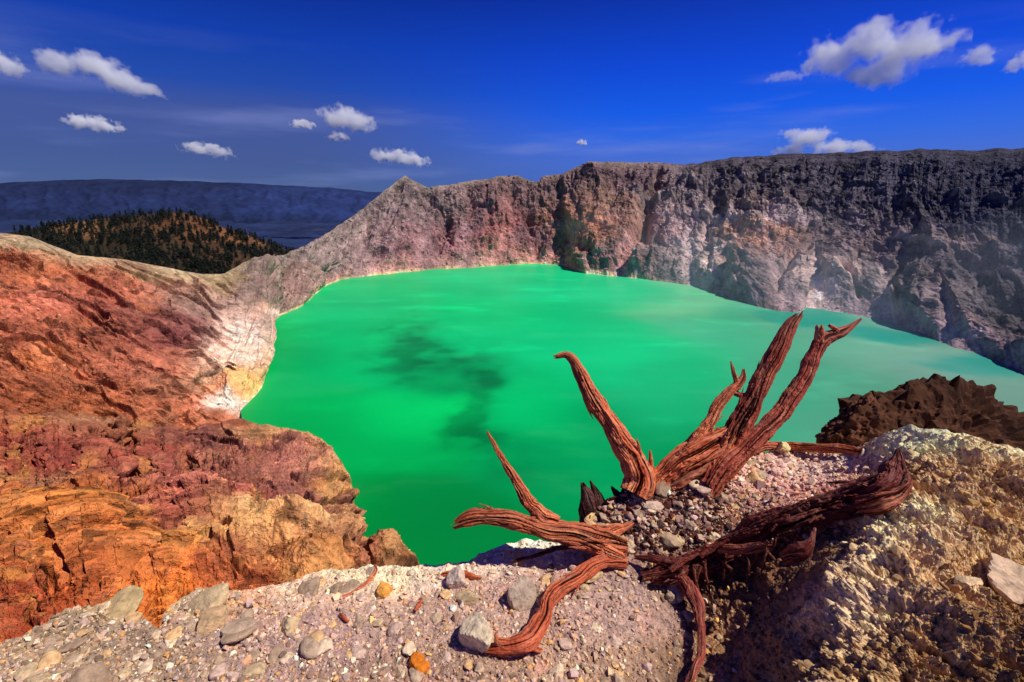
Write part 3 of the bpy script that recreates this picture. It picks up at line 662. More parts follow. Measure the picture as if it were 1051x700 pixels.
def rock_shape(D, rng, planes=14, amp=.12, freq=1.8):
    """angular rock: unit directions D cut by random planes, then roughened"""
    nrm = rng.normal(size=(planes, 3)); nrm /= np.linalg.norm(nrm, axis=1)[:, None]
    d = rng.uniform(.5, .92, planes)
    dot = D@nrm.T
    r = np.min(np.where(dot > .05, d/np.maximum(dot, .05), 9.), axis=1); r = np.minimum(r, 1.15)
    P = D*r[:, None]
    if len(D) > 9000: P = P + D*((ridged(P*freq*2.6+rng.uniform(0, 50), 5, gain=.6)-.45)*amp*.34+fbm(P*9, 5, gain=.7)*amp*.34)[:, None]
    if amp:
        off = rng.uniform(0, 90, 3)
        P = P + D*(fbm(P*freq+off, 5)*amp + (ridged(P*freq*2.2+off, 3)-.5)*amp*.5)[:, None]
    return P

def rrot(rng, tilt=math.pi):
    e = Euler((rng.uniform(-tilt, tilt), rng.uniform(-tilt, tilt), rng.uniform(-math.pi, math.pi)))
    return np.array(e.to_matrix())

def hull(rng, k=13):
    import bmesh
    bm = bmesh.new()
    p = rng.normal(size=(k, 3)); p /= np.linalg.norm(p, axis=1)[:, None]; p *= rng.uniform(.8, 1.05, (k, 1))
    for q_ in p: bm.verts.new(q_)
    bmesh.ops.convex_hull(bm, input=bm.verts)
    loose = [v for v in bm.verts if not v.link_faces]
    bmesh.ops.delete(bm, geom=loose, context='VERTS')
    bmesh.ops.triangulate(bm, faces=bm.faces)
    bmesh.ops.recalc_face_normals(bm, faces=bm.faces)
    bm.verts.index_update()
    V = np.array([v.co[:] for v in bm.verts]); F = np.array([[v.index for v in f.verts] for f in bm.faces]); bm.free()
    return V, F
templ = [hull(RNG, int(RNG.integers(9, 17))) for _ in range(40)]
def scatter(name, p, rad, pal, lift=.25, flat=(.4, .9), mat=None, tilt=.9):
    Vs, Fs, Cs, b_ = [], [], [], 0
    for i in range(len(p)):
        tv, tf = templ[RNG.integers(40)]
        T_ = tv*np.array([1, RNG.uniform(.55, 1), RNG.uniform(*flat)])
        Vs.append((T_@rrot(RNG, tilt).T)*rad[i] + p[i] + np.array([0, 0, rad[i]*lift]))
        Fs.append(tf+b_); b_ += len(tv); Cs.append(np.repeat(pal[i][None], len(tv), 0))
    return mesh_obj(name, np.concatenate(Vs), np.concatenate(Fs), mat or M_PEB, np.concatenate(Cs), origin=CAM)
def pebble_mesh(name, us, vs, size_px, pal, sink=.25):
    p, nn_ = gpoint(us, vs)
    D = ((p-CAM)@np.array([0, cp, -sp]))
    return scatter(name, p, size_px*D/FPX, pal, .5-sink)
def sheet_rubble(k, pts, cols_, us, vs, lo, hi, bright=1.15):
    """small blocks lying on a terrain sheet, sized in photo pixels"""
    ii = RNG.integers(4, pts.shape[0]-4, k*4); jj = RNG.integers(2, pts.shape[1]-2, k*4)
    ok = (us[ii, jj] > -30) & (us[ii, jj] < 1080); ii, jj = ii[ok][:k], jj[ok][:k]
    p = pts[ii, jj]; D = ((p-CAM)@np.array([0, cp, -sp])); k = len(p)
    rad = np.clip(np.exp(RNG.normal(math.log(lo), .5, k)), lo*.6, hi)*D/FPX
    pal = np.clip(cols_[ii, jj]*RNG.uniform(.6, 1.5, k)[:, None]*bright, .01, .8)
    o = scatter('rubble', p, rad, pal, .2); tag(o, kind='stuff')

def palette(us, vs, k):
    base = zones(us+RNG.normal(size=k)*25, vs+RNG.normal(size=k)*14, ZG)
    acc = lin(np.array([(228, 212, 196), (176, 156, 146), (170, 150, 156), (212, 160, 96), (130, 104, 88), (206, 180, 150), (196, 160, 148), (104, 88, 80)]))
    t = RNG.uniform(.15, .8, k)
    return np.clip(mix(base, acc[RNG.integers(0, 8, k)], t)*RNG.uniform(.85, 1.7, k)[:, None]*np.array([1.2, 1.12, .95]), .01, .85)

k = 17000
us = RNG.uniform(-120, 760, k); vs = g_top(us)+2+(760-g_top(us))*RNG.uniform(0, 1, k)
keep = ~((np.abs(us-740) < 70) & (vs > 575) & (RNG.uniform(size=k) < .6)); us, vs = us[keep], vs[keep]; k = len(us)
sz = np.exp(RNG.normal(.5, .5, k))*np.clip(vs/640., .75, 1.3); sz = np.clip(sz, .8, 7)
o = pebble_mesh('gravel', us, vs, sz, palette(us, vs, k), sink=.42); tag(o, kind='stuff')
k = 3200
us = RNG.uniform(620, 900, k); vs = g_top(us)+1+(560-g_top(us))*RNG.uniform(0, 1, k)
sz = np.clip(np.exp(RNG.normal(.45, .5, k)), .7, 6)
o = pebble_mesh('gravel', us, vs, sz, palette(us, vs, k)); tag(o, kind='stuff')
k = 1500
us = np.clip(RNG.normal(675, 45, k), 590, 800); vs = np.maximum(g_top(us)+3, RNG.normal(530, 26, k))
sz = np.clip(np.exp(RNG.normal(.7, .5, k)), .9, 6)
o = pebble_mesh('debris', us, vs, sz, lin(np.array([(84, 44, 34), (120, 62, 44), (70, 50, 44), (150, 116, 104)]))[RNG.integers(0, 4, k)]*RNG.uniform(.6, 1.3, k)[:, None]); tag(o, kind='stuff')
k = 3600
us = RNG.uniform(760, 1100, k); vs = np.maximum(g_top(us)+3, 440)+(760-g_top(us))*RNG.uniform(0, 1, k)
sz = np.clip(np.exp(RNG.normal(.55, .55, k)), .8, 7)
o = pebble_mesh('gravel', us, vs, sz, np.clip(zones(us, vs, ZG)*RNG.uniform(.7, 1.5, k)[:, None], .01, .8), sink=.4); tag(o, kind='stuff')
for rb in RUBBLE: sheet_rubble(*rb)

ICO4 = ico(4); ICO3 = ico(3)
def stone(name, u, v, rx, ry, rz, rgb, label=None, cat='stone', group=None, seed=0, rot=None, lift=.35, amp=.12, sub=ICO4, D=None, freq=1.8, planes=9, at_pt=None, var=.25):
    """stone whose centre shows at pixel (u,v), half-sizes in pixels (across, deep, tall)"""
    rng = np.random.default_rng(seed)
    p = gpoint(np.array([u]), np.array([float(v)]))[0][0] if at_pt is None else at_pt
    Dd = ((p-CAM)@np.array([0, cp, -sp])) if D is None else D
    if D is not None: p = at(np.array(float(u)), np.array(float(v)), np.array(D))
    k = Dd/FPX
    S = rock_shape(sub[0], rng, planes, amp, freq)
    S = (S*np.array([rx, ry, rz])*k)
    S = S@(np.array(Euler(rot).to_matrix()) if rot is not None else rrot(rng, .35)).T
    Vw = S + p + np.array([0, 0, rz*k*lift])
    cc = lin(rgb)*(1+var*2*fbm(S/(rx*k)*1.6+seed, 5))[:, None]*(1-.4*sstep(.6, .9, ridged(S/(rx*k)*2.2+seed, 3)))[:, None]
    o = mesh_obj(name, Vw, sub[1], M_STONE, np.clip(cc*1.1*np.array([1.08, 1., .84]), .005, .85), origin=p)
    if label: tag(o, label, cat, group)
    return o

stone('boulder', 491, 660, 20, 17, 20, (206, 190, 170), 'pale blocky boulder beside the tip of the bent root', 'boulder', seed=4)
stone('stone', 535, 616, 14, 12, 18, (164, 146, 138), 'grey upright stone left of the winding root', seed=9)
stone('stone', 395, 609, 8, 7, 9, (212, 152, 78), 'orange rounded stone near the curved stick on the rim', seed=14)
stone('stone', 430, 682, 11, 9, 7, (190, 110, 36), 'rusty orange stone low on the gravel', seed=19)
stone('stone', 1036, 606, 36, 30, 20, (196, 170, 150), 'pale flat slab resting on the tan outcrop', seed=23, rot=(.3, .25, .5))
stone('stone', 803, 464, 9, 8, 7, (214, 196, 150), 'cream stone beside the thin root behind the stump', seed=28)
stone('stone', 119, 628, 24, 18, 6, (178, 156, 120), 'broad tan slab tilted on the left rim', seed=31, rot=(.35, -.3, .2))
stone('stone', 213, 622, 22, 18, 9, (190, 168, 138), 'buff wedge stone by the notch of the rim', seed=36, rot=(.2, -.5, .3))
stone('stone', 222, 640, 17, 13, 9, (178, 150, 122), 'brown blocky stone below the buff wedge stone', seed=41, rot=(.3, .2, .6))
stone('stone', 470, 602, 10, 9, 12, (190, 172, 166), 'light grey stone under the orange stick end', seed=47)
stone('stone', 690, 617, 7, 6, 5, (180, 160, 140), 'small pale stone in the hollow under the log', seed=48)
stone('stone', 985, 612, 12, 10, 5, (206, 180, 150), 'small cream chip left of the pale slab', seed=50)
# dark rock behind the outcrop: two separate boulders standing on the outer slope
stone('boulder', 948, 474, 100, 64, 98, (74, 46, 32), 'big dark brown boulder behind the tan outcrop', 'boulder', seed=69, D=3.6, rot=(0, .48, .2), lift=0, amp=.24, freq=1.5, sub=ico(6), planes=8, var=.4)
stone('boulder', 886, 466, 56, 44, 56, (92, 58, 42), 'smaller dark boulder left of the big dark boulder', 'boulder', seed=71, D=3.3, rot=(0, .1, .2), lift=0, amp=.22, freq=2.2, sub=ico(6), var=.4)
# medium stones strewn over the gravel
rng = np.random.default_rng(101); cnt = 0
while cnt < 285:
    u = rng.uniform(0, 690) if rng.uniform() < .72 else rng.uniform(600, 900)
    top = float(g_top(u)); v = top+6+(700-top)*rng.uniform(0, 1)**1.1
    if cnt > 210: u = rng.uniform(590, 790); v = float(g_top(u))+5+70*rng.uniform()
    if u > 740 and v > 520: continue
    s = float(np.clip(math.exp(rng.normal(1.5, .42)), 2.6, 12))*(1.3 if u < 330 else 1)
    rgb = [(186, 164, 136), (172, 150, 134), (206, 186, 166), (156, 134, 118), (206, 170, 130), (190, 164, 156)][rng.integers(6)]
    stone('stone', u, v, s*1.25, s, s*rng.uniform(.4, .75), rgb, 'loose angular stone lying among the gravel of the rim', 'stone', 'loose stones on the gravel rim', seed=200+cnt, sub=ICO3, amp=.06, lift=.1, planes=int(rng.integers(7, 12)))
    cnt += 1

# ================================================================== DEAD WOOD
def catmull(pts, m):
    pts = np.asarray(pts, float)
    d = np.concatenate([[0], np.cumsum(np.maximum(np.linalg.norm(np.diff(pts[:, :3], axis=0), axis=1), 1e-6))])
    x = np.linspace(0, d[-1], m)
    e = np.concatenate([[2*pts[0]-pts[1]], pts, [2*pts[-1]-pts[-2]]], 0)
    i = np.clip(np.searchsorted(d, x, side='right')-1, 0, len(pts)-2)
    t = ((x-d[i])/(d[i+1]-d[i]))[:, None]
    p0, p1, p2, p3 = e[i], e[i+1], e[i+2], e[i+3]
    return .5*((2*p1)+(-p0+p2)*t+(2*p0-5*p1+4*p2-p3)*t*t+(-p0+3*p1-3*p2+p3)*t**3), x

WOOD_A, WOOD_B, WOOD_D = lin((240, 136, 84)), lin((196, 88, 50)), lin((34, 11, 7))
def limb(name, pts, parent=None, seed=0, light=WOOD_A, mid=WOOD_B, dark=WOOD_D, flute=1., around=72, jag0=0., jag1=.6, step=.65, origin=None, label=None, cat=None, twist=.18, flat=1., rough=1., shards=0):
    """pts: (u, v, forward depth, radius in photo pixels)"""
    rng = np.random.default_rng(seed); around = int(around*1.6)
    A = np.array(pts, float)
    W = at(A[:, 0], A[:, 1], A[:, 2]); r = A[:, 3]*A[:, 2]/FPX
    C4 = np.concatenate([W, r[:, None]], 1)
    lenpx = np.linalg.norm(np.diff(A[:, :2], axis=0), axis=1).sum()
    m = int(np.clip(lenpx/step, 14, 420))
    S, x = catmull(C4, m); X, rad = S[:, :3], np.maximum(S[:, 3], 1e-4)
    tan_ = np.gradient(X, axis=0); tan_ /= np.linalg.norm(tan_, axis=1)[:, None]
    wob = fbm(xyz(x/(rad.mean()*5)+seed*7.7, 0*x+seed, 0*x), 3); wob2 = fbm(xyz(x/(rad.mean()*5)+seed*3.1, 0*x+seed+9, 0*x), 3)
    fade_ = np.clip(np.minimum(np.arange(m), np.arange(m)[::-1])/(m*.12), 0, 1)
    sd_ = np.cross(tan_, [0, .9, .3]); sd_ /= np.linalg.norm(sd_, axis=1)[:, None]+1e-9
    X = X + sd_*(wob*rad.mean()*.32*fade_)[:, None] + np.cross(tan_, sd_)*(wob2*rad.mean()*.3*fade_)[:, None]
    rad = rad*(1+.14*fbm(xyz(x/(rad.mean()*2.2)+seed*5.3, 0*x, 0*x+seed), 3))
    tan_ = np.gradient(X, axis=0); tan_ /= np.linalg.norm(tan_, axis=1)[:, None]
    # parallel transport
    nrm = np.cross(tan_[0], [0.3, .9, .1]); nrm /= np.linalg.norm(nrm)
    Ns = [nrm]
    for i in range(1, m):
        v = Ns[-1]-tan_[i]*(Ns[-1]@tan_[i]); Ns.append(v/np.linalg.norm(v))
    Ns = np.array(Ns); Bs = np.cross(tan_, Ns)
    a = np.linspace(0, 2*math.pi, around, endpoint=False)
    off = rng.uniform(0, 60, 3)
    rm = rad.mean()
    L_ = x[:, None]/rm
    ang = a[None]+twist*L_*.12+.5*noise(xyz(L_*.22+0*a[None], 0*L_+off[0]+0*a[None], 0*L_+0*a[None]))
    ca, sa = np.cos(ang), np.sin(ang)
    low = fbm(xyz(ca*.8+off[0], sa*.8+off[1], L_*.30+off[2]), 4)
    gro = ridged(xyz(ca*2.3+off[1], sa*2.3+off[2], L_*.055+off[0]), 3, gain=.6)       # long grain furrows
    gr2 = ridged(xyz(ca*6+off[0], sa*6+off[2], L_*.07+off[1]), 3, gain=.6)
    fine = fbm(xyz(ca*7+off[2], sa*7+off[0], L_*.13+off[1]), 4, gain=.6)
    knot = fbm(xyz(ca*1.6+off[2], sa*1.6, L_*.9), 3)
    h = .36*low*flute + .16*flute*(facet(a[None]*1.1+0*L_, L_*.16+0*a[None], seed)-.2) - .42*flute*sstep(.66, .92, gro) - .10*sstep(.66, .95, gr2) + .07*fine + .11*rough*knot + .06*rough*saw(L_*.5+low*5+ca*1.3)*sstep(0, .3, fbm(xyz(ca+off[1], sa, L_*.3), 2))
    RR = rad[:, None]*(1+h)
    # broken, splintered ends
    ax = np.zeros_like(RR)
    sp_ = fbm(xyz(np.cos(a)*2.6+off[0], np.sin(a)*2.6+off[1], 0*a), 3)*2.2
    e0 = np.exp(-(np.arange(m)/max(3., m*.03))**2)[:, None]; e1 = e0[::-1]
    ax += e1*sp_[None]*rad[-1]*jag1*1.8 - e0*sp_[None]*rad[0]*jag0*1.8
    Pw = X[:, None]+Ns[:, None]*(np.cos(a)[None, :, None]*RR[..., None]*flat)+Bs[:, None]*(np.sin(a)[None, :, None]*RR[..., None])+tan_[:, None]*ax[..., None]
    # close the ends with recessed caps
    c0 = X[0]+tan_[0]*rad[0]*.2; c1 = X[-1]-tan_[-1]*rad[-1]*.4
    mid0 = c0+(Pw[0]-c0)*.5; mid1 = c1+(Pw[-1]-c1)*.5
    Vv = np.concatenate([mid0[None], Pw, mid1[None]], 0)
    F = grid_faces(m+2, around, wrap=True)
    Vall = np.concatenate([Vv.reshape(-1, 3), [c0], [c1]], 0)
    i0, i1 = len(Vall)-2, len(Vall)-1
    j = np.arange(around); j2 = (j+1) % around
    capA = np.stack([np.full(around, i0), j2, j, j], -1); base = (m+1)*around
    capB = np.stack([np.full(around, i1), base+j, base+j2, base+j2], -1)
    tone = sstep(-.5, .7, fine*1.2+low*.5)
    cc = mix(mid*np.ones(tone.shape+(3,)), light*np.ones(tone.shape+(3,)), tone)
    pale = sstep(.04, .38, fbm(xyz(ca*3+off[0]+9, sa*3, L_*.16), 4)); cc = mix(cc, lin((238, 166, 112)), pale*.62*(light[0]/WOOD_A[0]))  # pale streaks put sunlit highlights into the wood colour
    gry = sstep(.1, .45, fbm(xyz(ca*1.2+off[2], sa*1.2+4, L_*.22), 3)); cc = mix(cc, lin((150, 112, 92))*(light[0]/WOOD_A[0]), gry*.5)
    cc = mix(cc, dark, np.clip(sstep(.58, .82, gro)*.95+sstep(.66, .92, gr2)*.6+sstep(.15, .5, -fine)*.25, 0, 1))
    Cc = np.concatenate([cc[:1]*.4, cc, cc[-1:]*.4], 0).reshape(-1, 3); Cc = np.concatenate([Cc, [dark], [dark]], 0)
    # caps as triangles -> build all as triangles
    tri = np.concatenate([F[:, [0, 1, 2]], F[:, [0, 2, 3]], capA[:, :3], capB[:, :3]], 0)
    o = mesh_obj(name, Vall, tri, M_WOOD, np.clip(Cc, .003, .8), parent=parent, origin=origin if origin is not None else W[0], smooth=False)
    if label: tag(o, label, cat)
    for k_ in range(shards):                        # slivers that have lifted off the surface
        i_ = int(rng.uniform(.12, .8)*m); j_ = int(rng.integers(around))
        b_ = Pw[i_, j_]; out_ = b_-X[i_]; out_ = out_/np.linalg.norm(out_)
        dr_ = tan_[i_]*(1 if rng.uniform() < .75 else -1)+out_*rng.uniform(.08, .3); ln_ = rad[i_]*rng.uniform(.9, 2.2)
        q0, q1, q2 = b_-out_*rad[i_]*.16-dr_*ln_*.3, b_+dr_*ln_*.4, b_+dr_*ln_
        pp = []
        for q_, r_ in ((q0, .16), (q1, .12), (q2, .02)):
            uu, vv = project(q_[None]); pp.append((float(uu[0]), float(vv[0]), float((q_-CAM)@np.array([0, cp, -sp])), r_*rad[i_]*FPX/float((q_-CAM)@np.array([0, cp, -sp]))))
        limb('splinter', pp, parent, int(rng.integers(9999)), light=light, mid=mid, dark=dark, around=12)
    return o

DARKA, DARKB = lin((128, 44, 28)), lin((90, 26, 18))
gd = lambda u, v: float(gdepth(np.array(float(u)), np.array(float(v))))
d0 = gd(700, 498)
root = empty('tree_stump', at(np.array(705.), np.array(500.), np.array(d0)))
tag(root, 'weathered red dead tree stump with broken prongs standing above the lake', 'tree stump')
k = d0
limb('trunk', [(742, 510, k+.02, 22), (735, 488, k+.03, 21), (742, 466, k+.05, 18), (752, 446, k+.06, 15)], root, 1, shards=4, flute=1.3, around=110, jag1=.1)
limb('trunk', [(672, 500, k+.02, 11), (690, 486, k+.02, 16), (712, 471, k+.03, 18), (735, 455, k+.05, 15), (748, 444, k+.08, 9)], root, 2, shards=7, flute=1.5, around=110, jag1=.1)
limb('branch', [(744, 476, k+.05, 14), (756, 447, k+.06, 13), (772, 411, k+.08, 10.5), (791, 374, k+.10, 9), (806, 346, k+.11, 8), (814, 331, k+.12, 6), (818, 325, k+.12, 4)], root, 3, shards=6, light=lin((190, 82, 50)), mid=lin((146, 54, 34)), around=90, jag1=1.2)  # darker wood tones paint in this prong's own shade
limb('branch', [(728, 500, k-.05, 10), (742, 482, k-.04, 11), (758, 467, k-.03, 10), (783, 444, k, 9), (806, 417, k+.03, 8.5), (824, 389, k+.05, 8), (836, 364, k+.06, 7.5), (844, 349, k+.07, 7), (853, 344, k+.08, 6), (864, 341, k+.08, 5), (874, 335, k+.08, 3), (884, 327, k+.08, 1.)], root, 4, flute=.7, light=lin((192, 82, 52)), mid=lin((150, 56, 36)), jag1=.5)  # right prong: its shaded look is put into the darker wood colours
limb('branch', [(842, 353, k+.06, 6), (842, 344, k+.06, 4.5), (841, 337, k+.06, 3.2)], root, 5, jag1=1.)
limb('branch', [(860, 343, k+.07, 3), (856, 337, k+.06, 2.6), (851, 334, k+.05, 1.5)], root, 6)
limb('branch', [(706, 470, k+.09, 13), (717, 453, k+.10, 9), (727, 435, k+.11, 6.5), (736, 417, k+.12, 5.5), (747, 404, k+.12, 5), (757, 395, k+.12, 4.5), (762, 387, k+.12, 3), (763, 379, k+.12, 1.2)], root, 7, shards=4, flute=1.2)
limb('branch', [(757, 400, k+.12, 3.5), (755, 389, k+.12, 2.6), (752, 379, k+.12, 1.8), (750, 371, k+.12, .7)], root, 8)
limb('branch', [(754, 403, k+.12, 3.2), (763, 406, k+.11, 2.8), (772, 404, k+.09, 2)], root, 9)
limb('branch', [(650, 507, k-.02, 17), (656, 492, k, 16.5), (650, 474, k+.02, 14.5), (636, 452, k+.04, 13.5), (622, 430, k+.06, 12), (609, 410, k+.07, 10.5), (599, 392, k+.08, 9), (592, 377, k+.08, 6.5), (587, 368, k+.08, 5.5), (580, 364, k+.08, 4.2), (571, 366, k+.07, 2.6)], root, 10, shards=7, flat=.8, flute=1.4, around=100, jag1=.8)
limb('splinter', [(668, 484, k+.05, 3.5), (668, 473, k+.05, 2.5), (667, 462, k+.05, .8)], root, 11)
limb('root', [(660, 500, k+.03, 9), (676, 492, k+.03, 9), (690, 486, k+.03, 8)], root, 12)
limb('root', [(755, 470, k+.12, 5), (780, 459, k+.18, 4.6), (808, 458, k+.16, 4.6), (840, 460, k+.05, 4.8), (868, 461, k-.05, 4.6), (884, 464, k-.12, 3.6)], root, 13, flute=.7)
limb('root', [(736, 494, k-.04, 9), (728, 512, k-.08, 7), (716, 526, k-.12, 5), (702, 536, k-.16, 3)], root, 14, light=lin((150, 64, 40)))

# short dark snag
d1 = gd(604, 540)
snag = empty('snag', at(np.array(604.), np.array(534.), np.array(d1+.1)))
tag(snag, 'short dark jagged snag between the stump and the grey root', 'snag')
snag['label'] = 'short dark jagged snag just above the left twisted root'
limb('stem', [(606, 540, d1+.06, 11), (604, 524, d1+.08, 10), (602, 508, d1+.1, 7), (598, 497, d1+.1, 2)], snag, 21, light=lin((92, 34, 24)), mid=lin((62, 20, 14)), jag1=1.4)
limb('stem', [(614, 536, d1+.08, 8), (615, 518, d1+.1, 6), (611, 505, d1+.12, 4), (606, 494, d1+.12, 1)], snag, 22, light=lin((92, 34, 24)), mid=lin((62, 20, 14)), jag1=1.)
limb('stem', [(640, 515, d1+.1, 6), (634, 508, d1+.1, 4), (628, 500, d1+.1, 1.2)], snag, 23, light=lin((92, 34, 24)), mid=lin((62, 20, 14)))

# twisted root on the left
d2 = gd(625, 565)
tr = empty('twisted_root', at(np.array(625.), np.array(570.), np.array(d2)))
tag(tr, 'orange brown twisted root jutting out left over the lake with an upright spike', 'root')
e = d2-.02
limb('stem', [(642, 562, e, 11), (622, 556, e, 14), (602, 552, e-.02, 13.5), (580, 547, e-.03, 12), (556, 541, e-.04, 11), (530, 535, e-.04, 10), (506, 531, e-.05, 9.5), (488, 531, e-.05, 9), (476, 534, e-.05, 7), (470, 537, e-.05, 4)], tr, 31, shards=8, flat=.8, flute=1.3, around=100, jag1=1.2, light=lin((198, 102, 58)), mid=lin((164, 74, 40)))
limb('spike', [(572, 537, e-.02, 7), (556, 528, e-.01, 8), (545, 519, e, 7), (537, 507, e, 6), (528, 491, e+.01, 4.6), (517, 473, e+.02, 3.4), (508, 458, e+.03, 2.4), (500, 443, e+.03, 1.)], tr, 32, shards=3, flute=1.1)
limb('stem', [(600, 548, e, 8), (622, 546, e+.02, 6.5), (638, 542, e+.04, 4.5), (649, 537, e+.05, 2.)], tr, 33, flute=1.2)
limb('stem', [(600, 556, e-.03, 8), (622, 566, e-.05, 8), (634, 572, e-.06, 7), (640, 579, e-.06, 5)], tr, 34, flute=1.2)
f = lambda u, v, o=.0: gd(u, v)-o
limb('root', [(642, 578, f(642, 585), 5), (620, 576, f(620, 583, .02), 6), (602, 585, f(602, 592, .03), 7), (586, 597, f(586, 604, .04), 7.5), (570, 607, f(570, 614, .04), 8), (562, 620, f(562, 627, .03), 7), (557, 635, f(557, 642, .03), 8.5), (548, 650, f(548, 656, .03), 9.5), (534, 661, f(534, 667, .03), 9.5), (518, 666, f(518, 671, .02), 8), (506, 667, f(506, 671, .01), 5)], tr, 35, shards=6, flute=1.1, around=84, jag1=1.2, light=lin((192, 86, 48)))
limb('root', [(528, 662, f(528, 668, .03), 5), (512, 658, f(512, 664, .04), 4), (508, 651, f(508, 660, .05), 1.2)], tr, 36)
limb('root', [(540, 660, f(540, 664, .03), 4), (550, 666, f(550, 669, .02), 3), (556, 667, f(556, 669, .01), 1.4)], tr, 37)
limb('root', [(590, 560, e-.02, 3), (570, 563, e-.01, 2.4), (548, 571, e-.02, 2), (524, 576, e-.02, 1.4)], tr, 38, light=lin((110, 40, 26)), mid=lin((80, 26, 18)))

# fallen log on the right
h_ = lambda u, v, o=0.: gd(u, v)-o
lg = empty('fallen_log', at(np.array(800.), np.array(560.), np.array(h_(800, 560))))
tag(lg, 'dark red rotten fallen log lying across the hollow at right', 'log')
limb('trunk', [(660, 592, h_(660, 596), 6), (684, 588, h_(684, 592, .04), 10), (722, 573, h_(722, 580, .06), 12), (764, 553, h_(764, 560, .08), 11.5), (806, 534, h_(806, 543, .10), 11.5), (846, 519, h_(846, 530, .12), 12), (880, 510, h_(880, 520, .12), 13.5), (906, 500, h_(906, 515, .10), 14), (918, 484, h_(918, 505, .09), 10), (922, 470, h_(920, 500, .10), 5), (922, 462, h_(920, 498, .10), 1.5)], lg, 41, shards=14, light=DARKA, mid=DARKB, flute=2.1, around=120, jag1=1., rough=3.2, dark=lin((20, 7, 6)))
limb('bark_slab', [(742, 556, h_(742, 560, .12), 4), (790, 535, h_(790, 545, .14), 5), (832, 516, h_(832, 528, .16), 5), (852, 507, h_(852, 520, .16), 3)], lg, 42, light=DARKA, mid=DARKB, dark=lin((24, 8, 6)), flute=1.4, rough=3.)
for k_, (a_, b_) in enumerate([(702, 576), (733, 562), (778, 541), (818, 524), (858, 505), (889, 494)]):
    limb('splinter', [(a_-14, b_+9, h_(a_-14, b_+12, .13), 2.5), (a_, b_, h_(a_, b_+6, .14), 2.6), (a_+15, b_-8, h_(a_+15, b_+2, .15), 1.)], lg, 400+k_, around=24, light=lin((150, 62, 40)), mid=DARKA)
limb('branch', [(884, 520, h_(884, 526, .12), 10), (905, 516, h_(905, 524, .12), 10), (922, 508, h_(922, 516, .11), 7), (932, 499, h_(930, 512, .11), 3), (935, 492, h_(932, 508, .11), 1)], lg, 43, shards=4, light=lin((170, 80, 46)), mid=DARKA, dark=lin((24, 8, 6)), flute=1.4)
limb('branch', [(738, 564, h_(738, 570, .12), 4), (766, 563, h_(766, 570, .14), 5), (788, 560, h_(788, 568, .14), 4)], lg, 44, light=lin((190, 100, 70)), mid=DARKA, flute=1.)
limb('splinter', [(806, 572, h_(806, 578, .13), 7), (822, 565, h_(822, 572, .14), 8), (832, 557, h_(832, 566, .14), 4), (834, 546, h_(834, 560, .14), 1)], lg, 45, light=DARKA, mid=DARKB, flute=1.2)
limb('root', [(700, 596, h_(700, 600, .04), 9), (708, 606, h_(708, 612, .05), 8), (715, 620, h_(715, 625, .06), 7), (718, 634, h_(718, 638, .06), 5), (720, 652, h_(720, 655, .06), 4), (719, 672, h_(719, 675, .05), 4), (712, 690, h_(712, 693, .05), 4), (706, 704, h_(706, 707, .03), 3), (703, 720, h_(703, 722, .01), 2)], lg, 46, light=lin((170, 70, 56)), mid=lin((120, 42, 34)), flute=.9)
rq = np.random.default_rng(88)
for k_ in range(11):
    a_ = rq.uniform(690, 850); b_ = 582-(a_-700)*.30+rq.uniform(-4, 6); l_ = rq.uniform(14, 42); w_ = rq.uniform(-14, 14)
    limb('root', [(a_, b_, h_(a_, b_+6, .10), 1.9), (a_+w_*.3, b_+l_*.4, h_(a_+w_*.3, b_+l_*.4+5, .08), 1.5), (a_+w_*.9, b_+l_*.75, h_(a_+w_*.9, b_+l_*.75+4, .05), 1.2), (a_+w_, b_+l_, h_(a_+w_, b_+l_+3, .03), .6)], lg, 500+k_, around=12, light=lin((140, 64, 44)), mid=DARKB)
limb('root', [(760, 566, h_(760, 572, .12), 2), (768, 578, h_(768, 584, .1), 1.6), (766, 592, h_(766, 598, .06), 1.2)], lg, 47, light=DARKA, mid=DARKB)
limb('root', [(700, 580, h_(700, 586, .1), 6), (670, 574, h_(670, 580, .06), 4), (652, 572, h_(652, 578, .02), 2)], lg, 48, light=DARKA, mid=DARKB)

def stick(pts, label, seed, **kw):
    P4 = [(u, v, gd(u, v+r)-.01, r) for u, v, r in pts]
    return limb('stick', P4, None, seed, around=28, label=label, cat='stick', **kw)
stick([(352, 613, 1.6), (363, 608, 2), (374, 600, 2.2), (382, 592, 2.2), (386, 585, 1.8), (385, 580, 1)], 'thin curved brown stick on the pale rim at left', 51)
stick([(349, 630, 1.4), (353, 634, 1.8), (357, 638, 1.2)], 'stubby red stick lying alone on the left gravel', 52, light=lin((200, 80, 36)))
stick([(426, 627, 1.4), (430, 621, 2.2), (433, 615, 1.2)], 'short red stick standing right of the orange rounded stone', 53, light=lin((206, 88, 40)))
stick([(454, 590, 2.5), (462, 589, 3.4), (474, 589, 3), (486, 592, 2.6), (494, 594, 1.4)], 'chunky orange stick lying on the rim above the light grey stone', 54, light=lin((214, 104, 48)))

